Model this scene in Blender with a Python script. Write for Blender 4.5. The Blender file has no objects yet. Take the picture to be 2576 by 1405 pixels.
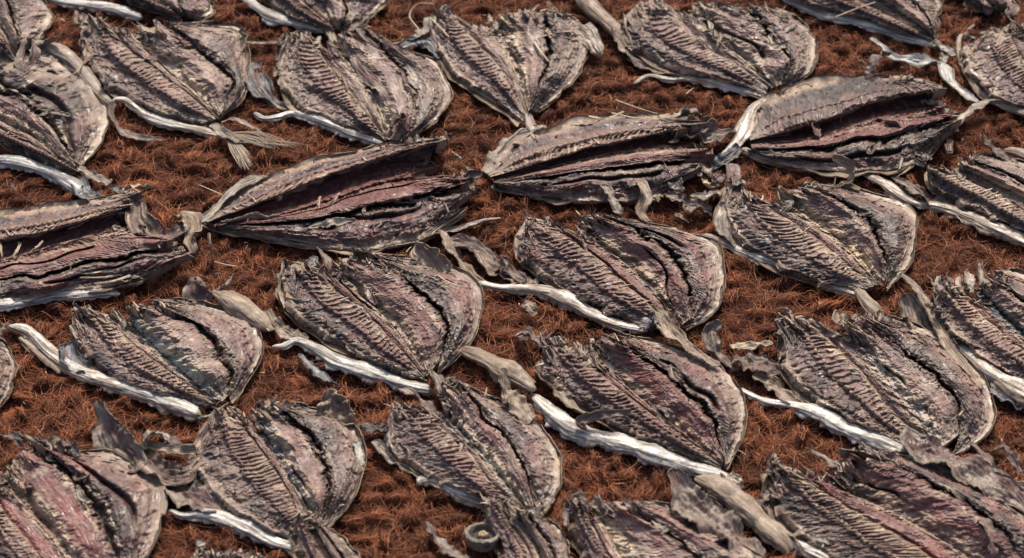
import bpy, math, random
import numpy as np
from mathutils import Vector

# ------------------------------------------------------------------ camera, sky, sun, exposure
sc = bpy.context.scene
COL = sc.collection
PITCH = math.radians(40.0); HALF_W = 0.80; LENS = 85.0; SENSOR = 36.0
DIST = HALF_W / (SENSOR / 2 / LENS)
cd = bpy.data.cameras.new('camera'); cam = bpy.data.objects.new('camera', cd); COL.objects.link(cam)
cam.location = (0, -DIST * math.cos(PITCH), DIST * math.sin(PITCH))
cam.rotation_euler = (math.pi / 2 - PITCH, 0, 0)
cd.lens = LENS; cd.sensor_width = SENSOR; cd.clip_start = 0.05; cd.clip_end = 200
cd.dof.use_dof = True; cd.dof.focus_distance = DIST - 0.02; cd.dof.aperture_fstop = 4.5
sc.camera = cam

world = bpy.data.worlds.new("World"); sc.world = world; world.use_nodes = True
nt = world.node_tree; bg = nt.nodes['Background']
sky = nt.nodes.new('ShaderNodeTexSky'); sky.sky_type = 'NISHITA'; sky.sun_disc = False
SUN_EL = math.radians(52); SUN_AZ = math.radians(8)          # azimuth measured from +Y towards +X
sky.sun_elevation = SUN_EL; sky.sun_rotation = SUN_AZ; sky.air_density = 0.8; sky.dust_density = 5.0; sky.ozone_density = 0.3
nt.links.new(sky.outputs[0], bg.inputs[0]); bg.inputs[1].default_value = 0.12
sd = bpy.data.lights.new('sun', 'SUN'); sun = bpy.data.objects.new('sun', sd); COL.objects.link(sun)
sd.energy = 2.7; sd.angle = math.radians(5); sd.color = (1.0, 0.92, 0.81)
to_sun = Vector((math.sin(SUN_AZ) * math.cos(SUN_EL), math.cos(SUN_AZ) * math.cos(SUN_EL), math.sin(SUN_EL)))
sun.rotation_euler = to_sun.to_track_quat('Z', 'Y').to_euler(); sun.location = (0, 0, 5)
sc.view_settings.view_transform = 'Standard'; sc.view_settings.look = 'None'
sc.view_settings.exposure = 0.56; sc.view_settings.gamma = 1.0

# ------------------------------------------------------------------ maths helpers
F = 0.5127
QO = {1: (0.0, 0.0), 2: (1255.2, 0.0), 3: (0.0, 684.8), 4: (1255.2, 684.8)}
PX = 2 * HALF_W / 2576.0
CAM = np.array(cam.location); CP, SP = math.cos(PITCH), math.sin(PITCH)
def at(x, y, z):
    """picture position (2576 wide) -> point of the ray at height z; x, y, z arrays"""
    x = np.asarray(x, float); y = np.asarray(y, float); z = np.asarray(z, float)
    dx = (x - 1288.0) * PX / DIST; dy = -(y - 702.5) * PX / DIST
    d = np.stack([dx, CP + dy * SP, -SP + dy * CP], -1)
    s = (z - CAM[2]) / d[..., 2]
    return CAM + d * s[..., None]
def q2p(q, pts):
    a = np.array(pts, float); o = QO[q]
    a[:, 0] = a[:, 0] * F + o[0]; a[:, 1] = a[:, 1] * F + o[1]
    return a
def sm(a, b, x):
    t = np.clip((x - a) / (b - a), 0, 1); return t * t * (3 - 2 * t)
def bump(c, w, x):
    return np.exp(-((x - c) / w) ** 2)
def spline(pts, n, cols=2):
    """Catmull-Rom through pts, resampled at even arc length (first two columns)"""
    p = np.array(pts, float)
    if len(p) == 2: p = np.array([p[0], (p[0] + p[1]) / 2, p[1]])
    P = np.vstack([2 * p[0] - p[1], p, 2 * p[-1] - p[-2]])
    out = []
    for i in range(1, len(P) - 2):
        t = np.linspace(0, 1, 40, endpoint=False)[:, None]
        a, b, c, d = P[i - 1], P[i], P[i + 1], P[i + 2]
        out.append(0.5 * ((2 * b) + (-a + c) * t + (2 * a - 5 * b + 4 * c - d) * t ** 2 + (-a + 3 * b - 3 * c + d) * t ** 3))
    o = np.vstack(out + [P[-2][None]])
    s = np.concatenate([[0], np.cumsum(np.linalg.norm(np.diff(o[:, :2], axis=0), axis=1))])
    u = np.linspace(0, s[-1], n)
    return np.stack([np.interp(u, s, o[:, k]) for k in range(o.shape[1])], 1)

# tileable noise fields, sampled bilinearly
RN = np.random.RandomState(11)
def field(beta, seed, lo=1, hi=400, n=1024):
    r = np.random.RandomState(seed); f = np.fft.rfft2(r.randn(n, n))
    kx = np.fft.fftfreq(n)[:, None] * n; ky = np.fft.rfftfreq(n)[None] * n
    k = np.sqrt(kx ** 2 + ky ** 2); k[0, 0] = 1
    f = f * k ** (-beta / 2) * (k >= lo) * np.exp(-(k / hi) ** 2); f[0, 0] = 0
    g = np.fft.irfft2(f, (n, n)); return (g / g.std()).astype(np.float32)
N1 = field(3.3, 1, 6, 90)       # clouds
N2 = field(2.8, 2, 8, 150)      # rough
N3 = field(0.6, 3, 20, 200)      # gritty
N4 = field(3.6, 4, 6, 30)       # smooth lumps
def smp(T, x, y):
    n = 1024; x = np.asarray(x) * n; y = np.asarray(y) * n
    xi = np.floor(x).astype(int); yi = np.floor(y).astype(int); fx = x - xi; fy = y - yi
    xi %= n; yi %= n; x1 = (xi + 1) % n; y1 = (yi + 1) % n
    return (T[xi, yi] * (1 - fx) * (1 - fy) + T[x1, yi] * fx * (1 - fy) + T[xi, y1] * (1 - fx) * fy + T[x1, y1] * fx * fy)
def ridged(T, x, y): return 1 - np.abs(smp(T, x, y))

def lin(*c):
    c = np.array(c, float) / 255.0
    return np.where(c <= 0.04045, c / 12.92, ((c + 0.055) / 1.055) ** 2.4)
RIM = lin(178, 161, 140); GREY = lin(138, 125, 112); PINK = lin(132, 94, 87); PURP = lin(105, 80, 77)
DARK = lin(68, 61, 61); MAR = lin(94, 51, 49); CREAM = lin(200, 178, 148); TAN = lin(150, 130, 110)
BROWN = lin(100, 79, 72); SILV = lin(180, 176, 168); BLUE = lin(140, 143, 148); BLACK = lin(46, 38, 37)
SLATE = lin(94, 92, 91); ROSE = lin(138, 80, 77)
def mix(a, b, w):
    w = np.clip(w, 0, 1)[..., None]; return a * (1 - w) + b * w

# ------------------------------------------------------------------ materials
def flesh_mat(name, rough=0.55, rlo=0.28, bump_s=0.35, scale=260, spec=0.5, bdist=0.0012):
    m = bpy.data.materials.new(name); m.use_nodes = True; t = m.node_tree; b = t.nodes['Principled BSDF']
    a = t.nodes.new('ShaderNodeAttribute'); a.attribute_name = 'Col'
    geo = t.nodes.new('ShaderNodeNewGeometry')
    n1 = t.nodes.new('ShaderNodeTexNoise'); n1.inputs['Scale'].default_value = scale; n1.inputs['Detail'].default_value = 8; n1.inputs['Roughness'].default_value = 0.7
    n2 = t.nodes.new('ShaderNodeTexNoise'); n2.inputs['Scale'].default_value = 60; n2.inputs['Detail'].default_value = 6; n2.inputs['Roughness'].default_value = 0.65
    for n in (n1, n2): t.links.new(geo.outputs['Position'], n.inputs['Vector'])
    mr = t.nodes.new('ShaderNodeMapRange'); mr.inputs[1].default_value = 0.25; mr.inputs[2].default_value = 0.75; mr.inputs[3].default_value = 0.8; mr.inputs[4].default_value = 1.2
    t.links.new(n1.outputs[0], mr.inputs[0])
    mx = t.nodes.new('ShaderNodeVectorMath'); mx.operation = 'SCALE'
    t.links.new(a.outputs['Color'], mx.inputs[0]); t.links.new(mr.outputs[0], mx.inputs['Scale'])
    t.links.new(mx.outputs[0], b.inputs['Base Color'])
    rr = t.nodes.new('ShaderNodeMapRange'); rr.inputs[1].default_value = 0.38; rr.inputs[2].default_value = 0.6; rr.inputs[3].default_value = rlo; rr.inputs[4].default_value = rough + 0.2
    t.links.new(n2.outputs[0], rr.inputs[0]); t.links.new(rr.outputs[0], b.inputs['Roughness'])
    b.inputs['Specular IOR Level'].default_value = spec
    bp = t.nodes.new('ShaderNodeBump'); bp.inputs['Strength'].default_value = bump_s; bp.inputs['Distance'].default_value = bdist
    t.links.new(n1.outputs[0], bp.inputs['Height']); t.links.new(bp.outputs[0], b.inputs['Normal'])
    return m
M_FLESH = flesh_mat('dried_flesh', 0.6, 0.27, 0.4, spec=.38)
M_SKIN = flesh_mat('dried_skin', 0.6, 0.4, 0.45, 200, 0.4)
M_SILVER = flesh_mat('silver_skin', 0.45, 0.25, 0.35, 220, 0.6)
M_BONE = flesh_mat('bone', 0.5, 0.3, 0.3, 300, 0.5)

# ------------------------------------------------------------------ mesh helpers
def link(name, V, Fq, col, mat, parent=None, smooth=True, tri=False):
    V = np.asarray(V, np.float32).reshape(-1, 3); Fq = np.asarray(Fq, np.int32); k = Fq.shape[1]
    if parent is not None: V = V - np.array(parent.location, np.float32)
    me = bpy.data.meshes.new(name)
    me.vertices.add(len(V)); me.vertices.foreach_set('co', V.ravel())
    me.loops.add(Fq.size); me.loops.foreach_set('vertex_index', Fq.ravel())
    me.polygons.add(len(Fq)); me.polygons.foreach_set('loop_start', np.arange(0, Fq.size, k, dtype=np.int32))
    me.polygons.foreach_set('use_smooth', np.full(len(Fq), smooth))
    me.update(calc_edges=True)
    if col is not None:
        c = np.ones((len(V), 4), np.float32); c[:, :3] = np.clip(np.asarray(col, np.float32).reshape(-1, 3), 0.004, 0.85)
        at_ = me.attributes.new('Col', 'FLOAT_COLOR', 'POINT'); at_.data.foreach_set('color', c.ravel())
    me.materials.append(mat)
    o = bpy.data.objects.new(name, me); COL.objects.link(o)
    if parent is not None: o.parent = parent
    return o
def quads(nu, nv, off=0, wrap=False):
    i = np.arange(nu - 1)[:, None]; j = np.arange(nv if wrap else nv - 1)[None]
    j1 = (j + 1) % nv
    return np.stack([i * nv + j, i * nv + j1, (i + 1) * nv + j1, (i + 1) * nv + j], -1).reshape(-1, 4) + off
def slab(P, C, drop, inset=0.004):
    """top grid + a skirt hanging from its edge: a slab with real thickness"""
    nu, nv = P.shape[:2]
    idx = np.concatenate([np.arange(nv), np.arange(1, nu) * nv + nv - 1, (nu - 1) * nv + np.arange(nv - 2, -1, -1), np.arange(nu - 2, 0, -1) * nv])
    V = P.reshape(-1, 3); Cc = C.reshape(-1, 3); B = V[idx].copy(); cen = V.mean(0)
    d = cen - B; d[:, 2] = 0; d /= np.linalg.norm(d, axis=1)[:, None] + 1e-9
    B1 = B + d * inset * 0.3; B1[:, 2] = B[:, 2] - drop * 0.5
    B2 = B + d * inset; B2[:, 2] = B[:, 2] - drop
    B1[:, 2] = np.maximum(B1[:, 2], 0.0005 + 0 * B1[:, 2]); B2[:, 2] = np.maximum(B2[:, 2], 0.0)
    n = len(V); m = len(idx); k = np.arange(m); k1 = (k + 1) % m
    f1 = np.stack([idx[k], idx[k1], n + k1, n + k], 1); f2 = np.stack([n + k, n + k1, n + m + k1, n + m + k], 1)
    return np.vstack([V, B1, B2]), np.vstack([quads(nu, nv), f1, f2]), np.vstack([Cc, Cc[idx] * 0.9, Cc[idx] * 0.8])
def shell(P, C, th):
    """closed thin sheet: grid, offset grid, stitched rim"""
    nu, nv = P.shape[:2]
    du = np.gradient(P, axis=0); dv = np.gradient(P, axis=1); n = np.cross(du, dv); n /= np.linalg.norm(n, axis=2)[..., None] + 1e-12
    n = np.where((n[..., 2:3].mean() < 0), n, -n)
    Q = P + n * th; N = nu * nv
    idx = np.concatenate([np.arange(nv), np.arange(1, nu) * nv + nv - 1, (nu - 1) * nv + np.arange(nv - 2, -1, -1), np.arange(nu - 2, 0, -1) * nv])
    k = np.arange(len(idx)); k1 = (k + 1) % len(idx)
    f = np.stack([idx[k], idx[k1], N + idx[k1], N + idx[k]], 1)
    return np.vstack([P.reshape(-1, 3), Q.reshape(-1, 3)]), np.vstack([quads(nu, nv), quads(nu, nv, N)[:, ::-1], f]), np.vstack([C.reshape(-1, 3), C.reshape(-1, 3) * 0.9])
def root(name, loc, label, cat, group=None):
    o = bpy.data.objects.new(name, None); COL.objects.link(o); o.location = loc; o.empty_display_size = 0.05
    o['label'] = label; o['category'] = cat
    if group: o['group'] = group
    return o

PAL = {'silver': (SILV, lin(116, 98, 82), lin(150, 136, 120)), 'white': (SILV, lin(104, 98, 92), lin(164, 159, 151)), 'blue': (SILV, SLATE, BLUE), 'tan': (lin(150, 134, 116), lin(98, 80, 68), lin(134, 115, 96)), 'grey': (GREY, SLATE, RIM),
       'dark': (SLATE, BLACK, BROWN), 'pink': (GREY * .9, PURP * .85, BROWN), 'brown': (BROWN, DARK, TAN), 'maroon': (PURP, MAR, BROWN), 'cream': (lin(184, 166, 138), TAN, lin(160, 144, 122)), 'slate': (SLATE, DARK, BLUE)}

# ------------------------------------------------------------------ parts
def tube(parent, name, q, pts, style, seed, z0=0.0, mat=None, lip=0.5, ns=48, squash=0.52, n=None, flat=0.0, wr=1.0):
    """rolled skin, jaw, stalk: a closed, wrinkled, tapering roll along a traced path"""
    a = q2p(q, [p[:2] for p in pts]); r = np.array([p[2] for p in pts]) * F * PX
    zz = np.array([(p[3] if len(p) > 3 else 0.0) for p in pts])
    L = np.linalg.norm(np.diff(a, axis=0), axis=1).sum()
    n = n or int(max(50, L / 1.8)); s = spline(np.column_stack([a, r, zz]), n)
    R = np.maximum(s[:, 2] * (.88 if name == 'rolled_skin' else 1), 0.0012); t = np.linspace(0, 1, n); sx = seed * 0.173
    R = R * (1 + 0.10 * smp(N4, t * L / 900 + sx, sx)) * np.sqrt(np.clip(np.minimum(t, 1 - t) * 40 + 0.05, 0, 1))
    cz = z0 + s[:, 3] + R * squash * 0.95
    P0 = at(s[:, 0], s[:, 1], cz); T = np.gradient(P0, axis=0); T /= np.linalg.norm(T, axis=1)[:, None]
    up = np.array([0, 0, 1.0]); S = np.cross(T, up); S /= np.linalg.norm(S, axis=1)[:, None]; U = np.cross(S, T)
    ph = np.linspace(0, 2 * np.pi, ns, endpoint=False)[None]; tt = (t * L / 900)[:, None] + sx
    out = -1.0 if S[:, 1].mean() > 0 else 1.0                    # the side that faces the near edge
    yy = ph / (2 * np.pi)
    yk = np.sin(ph) * .05; xk = np.cos(ph) * .05
    rr = 1 + 0.07 * wr * smp(N4, tt * .35 + xk, yk + sx * 2) + 0.035 * wr * smp(N2, tt * .35 + xk * 2, yk * 4 + sx) + 0.02 * wr * smp(N2, tt * 1.2 + xk * 3, yk * 7) + .03 * wr * smp(N2, tt * .3 + sx, yy * 1.3)
    lipc = -0.25 * out + 0.0
    dph = np.angle(np.exp(1j * (ph - (math.pi if out < 0 else 0.0) + 0.45 * out * (1 if out > 0 else -1) * (1))))
    lipw = np.exp(-(dph / 0.28) ** 2) * (0.55 + 0.45 * smp(N2, tt * 1.0, 0.3)) * lip
    rr = rr + np.clip(lipw, -0.05, 0.7)
    rr = rr - 0.10 * wr * np.exp(-((np.angle(np.exp(1j * (ph - math.pi / 2 - 0.5 * out))) - 0.3 * smp(N4, tt * 0.6, 0.5)) / 0.12) ** 2)
    c, sn = np.cos(ph), np.sin(ph)
    P = P0[:, None] + (R[:, None] * rr * c)[..., None] * S[:, None] + (R[:, None] * rr * sn * squash)[..., None] * U[:, None]
    P[..., 2] = np.maximum(P[..., 2], z0 + 0.0006)
    hi, lo, mid = PAL[style]
    w = smp(N1, tt * .55 + xk * .6, yk * 1.2 + sx); w2 = smp(N2, tt * 0.5 + xk, yk * 6); w3 = smp(N3, tt * 1.0 + xk, yk * 5)
    topside = np.exp(-((ph - math.pi / 2) / 1.25) ** 2)
    strk = smp(N2, tt * .4 + sx, yy * 1.3)
    if style in ('silver', 'white', 'blue'):
        thr = {'silver': 0.6, 'white': 0.22, 'blue': 0.3}[style]
        patch = sm(-0.10, 0.10, w + 0.7 * w2 - thr - 1.5 * (1 - topside) + 0.4) * .92
        C = mix(mix(lo, mid, 0.5 + 0.5 * strk), np.broadcast_to(hi, w.shape + (3,)), patch)
        C = mix(C, lin(120, 104, 84), sm(.89, .98, ridged(N2, tt * 0.35 + xk * .5, yk * 3 + sx) - .05 * (w3 < .2)) * 0.75)
        C = mix(C, lin(110, 100, 92), sm(0.9, 1.7, -w - 0.3 * w2) * 0.5)
    else:
        C = mix(mix(lo, mid, 0.5 + 0.45 * w2), np.broadcast_to(hi, w.shape + (3,)), 0.5 + 0.5 * w)
        C = mix(C, np.broadcast_to(BROWN, w.shape + (3,)), sm(1.0, 2.0, w3 + w2) * 0.5)
    C = mix(C, lin(112, 96, 82), .55 * sm(.6, 1.8, -strk)); C = C * (1 + 0.07 * w3 + 0.06 * w2 + .10 * strk)[..., None]
    V = P.reshape(-1, 3); fq = quads(n, ns, wrap=True)
    e0 = P[0].mean(0); e1 = P[-1].mean(0); nV = len(V)
    k = np.arange(ns); k1 = (k + 1) % ns
    caps = np.vstack([np.stack([k1, k, np.full(ns, nV), np.full(ns, nV)], 1)])
    # close each end with a small shrunken ring (stays all quads)
    r0 = e0 + (P[0] - e0) * 0.25; r1 = e1 + (P[-1] - e1) * 0.25
    V = np.vstack([V, r0, r1]); f0 = np.stack([k, k1, nV + k1, nV + k], 1); b = (n - 1) * ns
    f1 = np.stack([b + k, b + k1, nV + ns + k1, nV + ns + k], 1)
    Cc = np.vstack([C.reshape(-1, 3), C[0] * 0.7, C[-1] * 0.7])
    return link(name, V, np.vstack([fq, f0, f1]), Cc, mat or (M_SILVER if style in ('silver', 'white', 'blue') else M_SKIN), parent)

def strip(parent, name, q, pts, style, seed, twist=(0, 0), cup=0.3, th=0.0016, mat=None, z0=0.0, rag=0.12, nw=26, stri=0.0):
    """curled sheet along a path; pts = (x, y, half width, height in mm of its middle)"""
    a = q2p(q, [p[:2] for p in pts])
    if name in ('torn_strip', 'membrane') and (name == 'membrane' or nw <= 12): a = a + np.random.RandomState(seed % 9973).normal(0, 6.5, a.shape)
    w = np.array([p[2] for p in pts]) * F * PX * (np.random.RandomState(seed % 7919).uniform(.55, 1.15, len(pts)) if nw <= 12 else 1); h = np.array([p[3] if len(p) > 3 else 6 for p in pts]) / 1000.0 + z0
    L = np.linalg.norm(np.diff(a, axis=0), axis=1).sum(); n = int(max(36, L / 1.8))
    s = spline(np.column_stack([a, w, h]), n); t = np.linspace(0, 1, n); sx = seed * 0.219
    P0 = at(s[:, 0], s[:, 1], s[:, 3]); T = np.gradient(P0, axis=0); T /= np.linalg.norm(T, axis=1)[:, None] + 1e-9
    S = np.cross(T, [0, 0, 1.0]); S /= np.linalg.norm(S, axis=1)[:, None] + 1e-9; U = np.cross(S, T)
    tw = np.radians(twist[0] + (twist[1] - twist[0]) * t) + 0.25 * smp(N4, t * 0.4 + sx, 0.2)
    v = np.linspace(-1, 1, nw)[None]; tt = t[:, None] * L / 700 + sx; kw_ = min(1.0, 26 / (max(p[2] for p in pts) + 1e-6)); rag = rag * (.5 + .5 * kw_); stri = max(stri, .012)
    W = s[:, 2] * np.clip(np.sqrt(np.minimum(t, 1 - t) * 25) + 0.15, 0, 1)
    ragv = np.abs(v) ** 3 * rag * smp(N2, tt * .8, v * 0.02 + sx)
    x = W[:, None] * (v + np.sign(v) * ragv); y = W[:, None] * (cup * (v ** 2 - 0.4) + (.05 + 0.12 * kw_) * smp(N4, tt * .4, v * 0.03 + sx) + 0.03 * smp(N2, tt * .6, v * 0.06) + .05 * smp(N2, tt * .5 + sx, v * .22) + .02 * smp(N2, tt * 2, v * .2))
    if stri: y = y + W[:, None] * stri * np.sin(v * 22 + 2 * smp(N4, tt, v * 0.1))
    ct, st = np.cos(tw)[:, None], np.sin(tw)[:, None]
    P = P0[:, None] + (x * ct - y * st)[..., None] * S[:, None] + (x * st + y * ct)[..., None] * U[:, None]
    P[..., 2] = np.maximum(P[..., 2], 0.0015)
    hi, lo, mid = PAL[style]
    n1 = smp(N1, tt * .6, v * 0.05 + sx); n2 = smp(N2, tt * 0.35, v * 0.2 + sx)
    C = mix(mix(lo, mid, 0.5 + 0.5 * n2), np.broadcast_to(hi, n1.shape + (3,)), 0.40 + 0.5 * n1 + 0.35 * np.abs(v) ** 4)
    C = mix(C, np.broadcast_to(lo * .75, C.shape), .55 * sm(.3, 1.6, smp(N2, tt * .5 + sx, v * .22)))
    C = C * (1 + 0.10 * smp(N3, tt, v * 0.2))[..., None]
    V, Fq, Cc = shell(P, C, th)
    return link(name, V, Fq, Cc, mat or M_SKIN, parent)

def fan(parent, name, q, base, tips, style, seed, r0=5.0, z=0.006):
    """tail fin: splayed rays that fray at the end, webbed near the root"""
    Vs, Fs, Cs, off = [], [], [], 0
    rs = np.random.RandomState(seed); hi, lo, mid = PAL[style]
    tips = np.array(tips, float); m = len(tips)
    dense = []
    for i in np.linspace(0, m - 1, m * 7):
        k = int(min(i, m - 2)); f = i - k; dense.append(tips[k] * (1 - f) + tips[k + 1] * f)
    for tp in dense:
        jit = rs.uniform(0.86, 1.04); b = np.array(base, float) + rs.normal(0, 4, 2); e = b + (tp - b) * jit
        midp = (b + e) / 2 + np.array([e[1] - b[1], b[0] - e[0]]) * rs.normal(0.02, 0.05)
        a = spline(q2p(q, [b, midp, e]), 14); t = np.linspace(0, 1, 14)
        r = r0 * F * PX * (0.55 + 0.5 * np.sin(t * 2.6)) * (1 - t ** 3 * 0.85)
        P0 = at(a[:, 0], a[:, 1], z + 0.004 * np.sin(t * 3) + rs.uniform(0, 0.004) * t)
        T = np.gradient(P0, axis=0); T /= np.linalg.norm(T, axis=1)[:, None]; S = np.cross(T, [0, 0, 1.0]); S /= np.linalg.norm(S, axis=1)[:, None]
        ph = np.linspace(0, 2 * np.pi, 6, endpoint=False)
        P = P0[:, None] + (r[:, None] * np.cos(ph))[..., None] * S[:, None] + (r[:, None] * 0.45 * np.sin(ph))[..., None] * np.array([0, 0, 1.0])
        c = mix(np.broadcast_to(mid, (14, 3)), np.broadcast_to(hi, (14, 3)), t) * rs.uniform(0.7, 1.15)
        Vs.append(P.reshape(-1, 3)); Fs.append(quads(14, 6, off, True)); Cs.append(np.repeat(c, 6, 0)); off += 84
    return link(name, np.vstack(Vs), np.vstack(Fs), np.vstack(Cs), M_SKIN, parent)

def spikes(items, seed, sides=5):
    """many small tapering bent spikes in one mesh: items = (p0, p1, r, colour)"""
    Vs, Fs, Cs, off = [], [], [], 0; rs = np.random.RandomState(seed); n = 6; t = np.linspace(0, 1, n)
    ph = np.linspace(0, 2 * np.pi, sides, endpoint=False)
    for p0, p1, r, c in items:
        p0 = np.array(p0); p1 = np.array(p1); d = p1 - p0; L = np.linalg.norm(d) + 1e-9
        P0 = p0 + d * t[:, None] + (np.sin(t * 3.1) * L * 0.10)[:, None] * np.array([rs.normal(), rs.normal(), 0.3 + rs.rand()]) * .6
        T = d / L; S = np.cross(T, [0.1, 0.2, 1.0]); S /= np.linalg.norm(S) + 1e-9; U = np.cross(S, T)
        rr = r * (1 - 0.8 * t ** 1.5)
        P = P0[:, None] + (rr[:, None] * np.cos(ph))[..., None] * S + (rr[:, None] * np.sin(ph))[..., None] * U
        Vs.append(P.reshape(-1, 3)); Fs.append(quads(n, sides, off, True)); Cs.append(np.broadcast_to(c, (n * sides, 3)) * rs.uniform(0.75, 1.2)); off += n * sides
    return np.vstack(Vs), np.vstack(Fs), np.vstack(Cs)

# cross-section of a split fish: v = 0 left edge, 1 rib comb edge, 2 belly seam, 3 groove, 4 rim
HV = np.array([0, .08, .25, .45, .62, .8, .95, 1.03, 1.12, 1.3, 1.55, 1.8, 1.93, 2.0, 2.1, 2.22, 2.5, 2.75, 2.92, 3.0, 3.08, 3.22, 3.5, 3.72, 3.86, 3.95, 4.0])
HNV = np.array([0, .2, .5, .8, 1.1, 1.6, 2.0, 2.3, 2.7, 3.0, 3.3, 3.7, 4.0])
HH = np.array([8, 15, 18, 19, 23, 23, 22, 18, 12, 16, 17, 13, 11, 10, 11, 20, 29, 31, 25, 7, 22, 28, 26, 15, 9, 8, 7]) / 1000.0
def fish(idx, label, q, A, B, C, D, E, pink=0.5, dark=0.5, pale=0.4, mar=0.0, groove=1.0, comb=1.0, nr=26, lift=0.0, hw=None,
         cracks=(), seamcol=None, hscale=1.0, cav=0.0, combc=0.5, nu=None, pits=0.0, name='split_fish', seamw=1.0, nrag=13, nmem=6, dkw=1.0, nz=.5):
    rs = np.random.RandomState(100 + idx); sx = idx * 0.137
    Ls = [spline(q2p(q, c), 200) for c in (A, B, C, D, E)]
    length = np.linalg.norm(np.diff(Ls[1], axis=0), axis=1).sum()
    width = np.linalg.norm(Ls[0][70] - Ls[4][70])
    nu = nu or int(np.clip(length / 1.75, 60, 420))
    ga, gb = (0.02, 1.0) if groove > 1.15 else (rs.uniform(0, .35), rs.uniform(.75, 1.0))
    blobs = [(rs.uniform(.05, .9), rs.uniform(.1, 3.7), rs.uniform(.02, .07), rs.uniform(.08, .25), rs.uniform(-.7, 1), rs.randint(5)) for _ in range(9)]
    hn = np.array([.15, .07, .0, .0, .05, .13, .12, .02, .0, .06, .02, .10, .20]) * rs.uniform(.4, 1.5, 13); hh = HH * rs.uniform(.85, 1.15, len(HH)); hv = HV + np.concatenate([[0], np.cumsum(rs.normal(0, .012, len(HV) - 2)) * np.hanning(len(HV) - 2), [0]]); hv = np.maximum.accumulate(np.clip(hv, 0, 4)); hv[13] = 2.0; hv = np.sort(hv)
    tx = np.linspace(0, 1, 200)
    base = at(Ls[2][100, 0], Ls[2][100, 1], 0.0)
    R = root(name, tuple(base), label, 'dried fish', 'split dried fish laid out on the coir mat')
    def surf(v0, v1, nv, edge0, edge1):
        v = np.linspace(v0, v1, nv)[None]; u = np.linspace(0, 1, nu)[:, None]
        PU = u * length / 2300.0; PV = v * width / 9200.0       # physical-ish coordinates (px/1000)
        # wavy, ragged head end and lateral warps
        vw = v + 0.035 * smp(N4, PU * 1.2 + sx, PV * 2 + .3) * (np.minimum(v - v0, v1 - v) > 0.02) + 0.015 * smp(N2, PU * 3, PV * 5 + sx)
        vw = np.clip(vw, v0, v1)
        hr = 0.016 * smp(N2, sx + 0 * v, PV * 10) + 0.03 * smp(N4, sx + .5 + 0 * v, PV * 8)
        ue = np.clip(u + (hr + 0.03 + np.interp(v, HNV, hn)) * (1 - sm(0, 0.30, u)), 0, 1)
        # positions
        def line(c, uu): return np.stack([np.interp(uu, tx, Ls[c][:, 0]), np.interp(uu, tx, Ls[c][:, 1])], -1)
        k = np.clip(np.floor(vw).astype(int), 0, 3); f = vw - k
        ueb = np.broadcast_to(ue, vw.shape)
        G = np.stack([line(c, ueb) for c in range(5)], 0)
        ii = np.indices(vw.shape)
        g0 = G[k, ii[0], ii[1]]; g1 = G[k + 1, ii[0], ii[1]]
        XY = g0 * (1 - f)[..., None] + g1 * f[..., None]
        # wandering / frayed outer edges
        fr0 = np.exp(-(vw - 0) / 0.10) if v0 == 0 else 0; fr4 = np.exp(-(4 - vw) / 0.10) if v1 == 4 else 0
        XY[..., 0] += -fr0 * 5 * smp(N2, PU * 3 + sx, .1) + fr4 * (6 * smp(N4, PU * 1.6 + sx, .7) + 1.5 * smp(N2, PU * 4 + sx, .2))
        XY[..., 1] += fr4 * 2 * smp(N4, PU * 1.7 + sx, .3) + fr0 * 4 * smp(N2, PU * 3 + sx, .4)
        # smooth heights
        env = (0.35 + 0.65 * sm(0.0, 0.25, 1 - ue)) * (0.8 + 0.2 * sm(0, 0.12, ue))
        vh = np.clip(vw + (.05 * smp(N4, PU * 2.2 + sx * 5, PV * 2) + .025 * smp(N2, PU * 4 + sx, PV * 4)) * sm(0, .3, vw) * sm(0, .3, 4 - vw) * sm(0, .15, np.abs(vw - 2)), 0, 4); H = np.interp(vh, hv, hh)
        gw = 0.05 + 0.02 * smp(N4, PU * 1.5 + sx, .9)
        gd = groove * sm(ga, ga + .2, ue) * sm(0, .15, gb - ue)
        H = H + (1 - gd) * 0.012 * bump(3.0, 0.06, vh)
        if groove > 1.2: H = H - 0.010 * (groove - 1) * bump(3.0, 0.16, vh) * sm(0, .15, ue) * sm(.05, .3, 1 - ue)
        for (cv, c0, c1, cw) in cracks:
            cc = sm(c0, c0 + .08, ue) * sm(0, .08, c1 - ue)
            H = H - 0.016 * bump(cv + 0.10 * smp(N4, PU * 1.3, sx), cw, vw) * cc
        if cav: H = H - cav * 0.014 * sm(1.0, 1.12, vw) * sm(0, .35, 1.95 - vw) + cav * 0.008 * bump(0.9, 0.35, vw)
        H = np.maximum(H * hscale, .0035)
        Z = 0.003 + lift + H * env + 0.008 * (1 - sm(0, .5, ue))
        lonl = smp(N2, PU * 1.3 + sx, vw * .26); lonf = smp(N2, PU * 2.0 + sx, vw * .6)
        # ribs: transverse ridges across the dark back plate
        ph = nr * 1.2 * (ue - 0.07 * (vw - 0.6)) + 0.38 * smp(N4, PU * 1.6 + sx, PV * 2.2) + 0.07 * smp(N2, PU * 3 + sx, PV * 3)
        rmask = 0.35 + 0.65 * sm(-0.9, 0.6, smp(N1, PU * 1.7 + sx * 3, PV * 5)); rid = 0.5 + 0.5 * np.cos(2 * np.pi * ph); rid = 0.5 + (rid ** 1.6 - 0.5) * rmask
        rm = sm(0.05, .2, vw) * sm(0, .1, 1.1 - vw) * sm(.0, .1, ue) * sm(0.02, .2, 1 - ue)
        inner = sm(0.56, .72, vw) * sm(0, .1, 1.08 - vw)
        Z = Z + comb * rm * (rid - 0.5) * (0.0005 + 0.0030 * inner)
        lump = smp(N2, (PU - .012 * vw) * 9 + sx, PV * 3.5)
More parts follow.
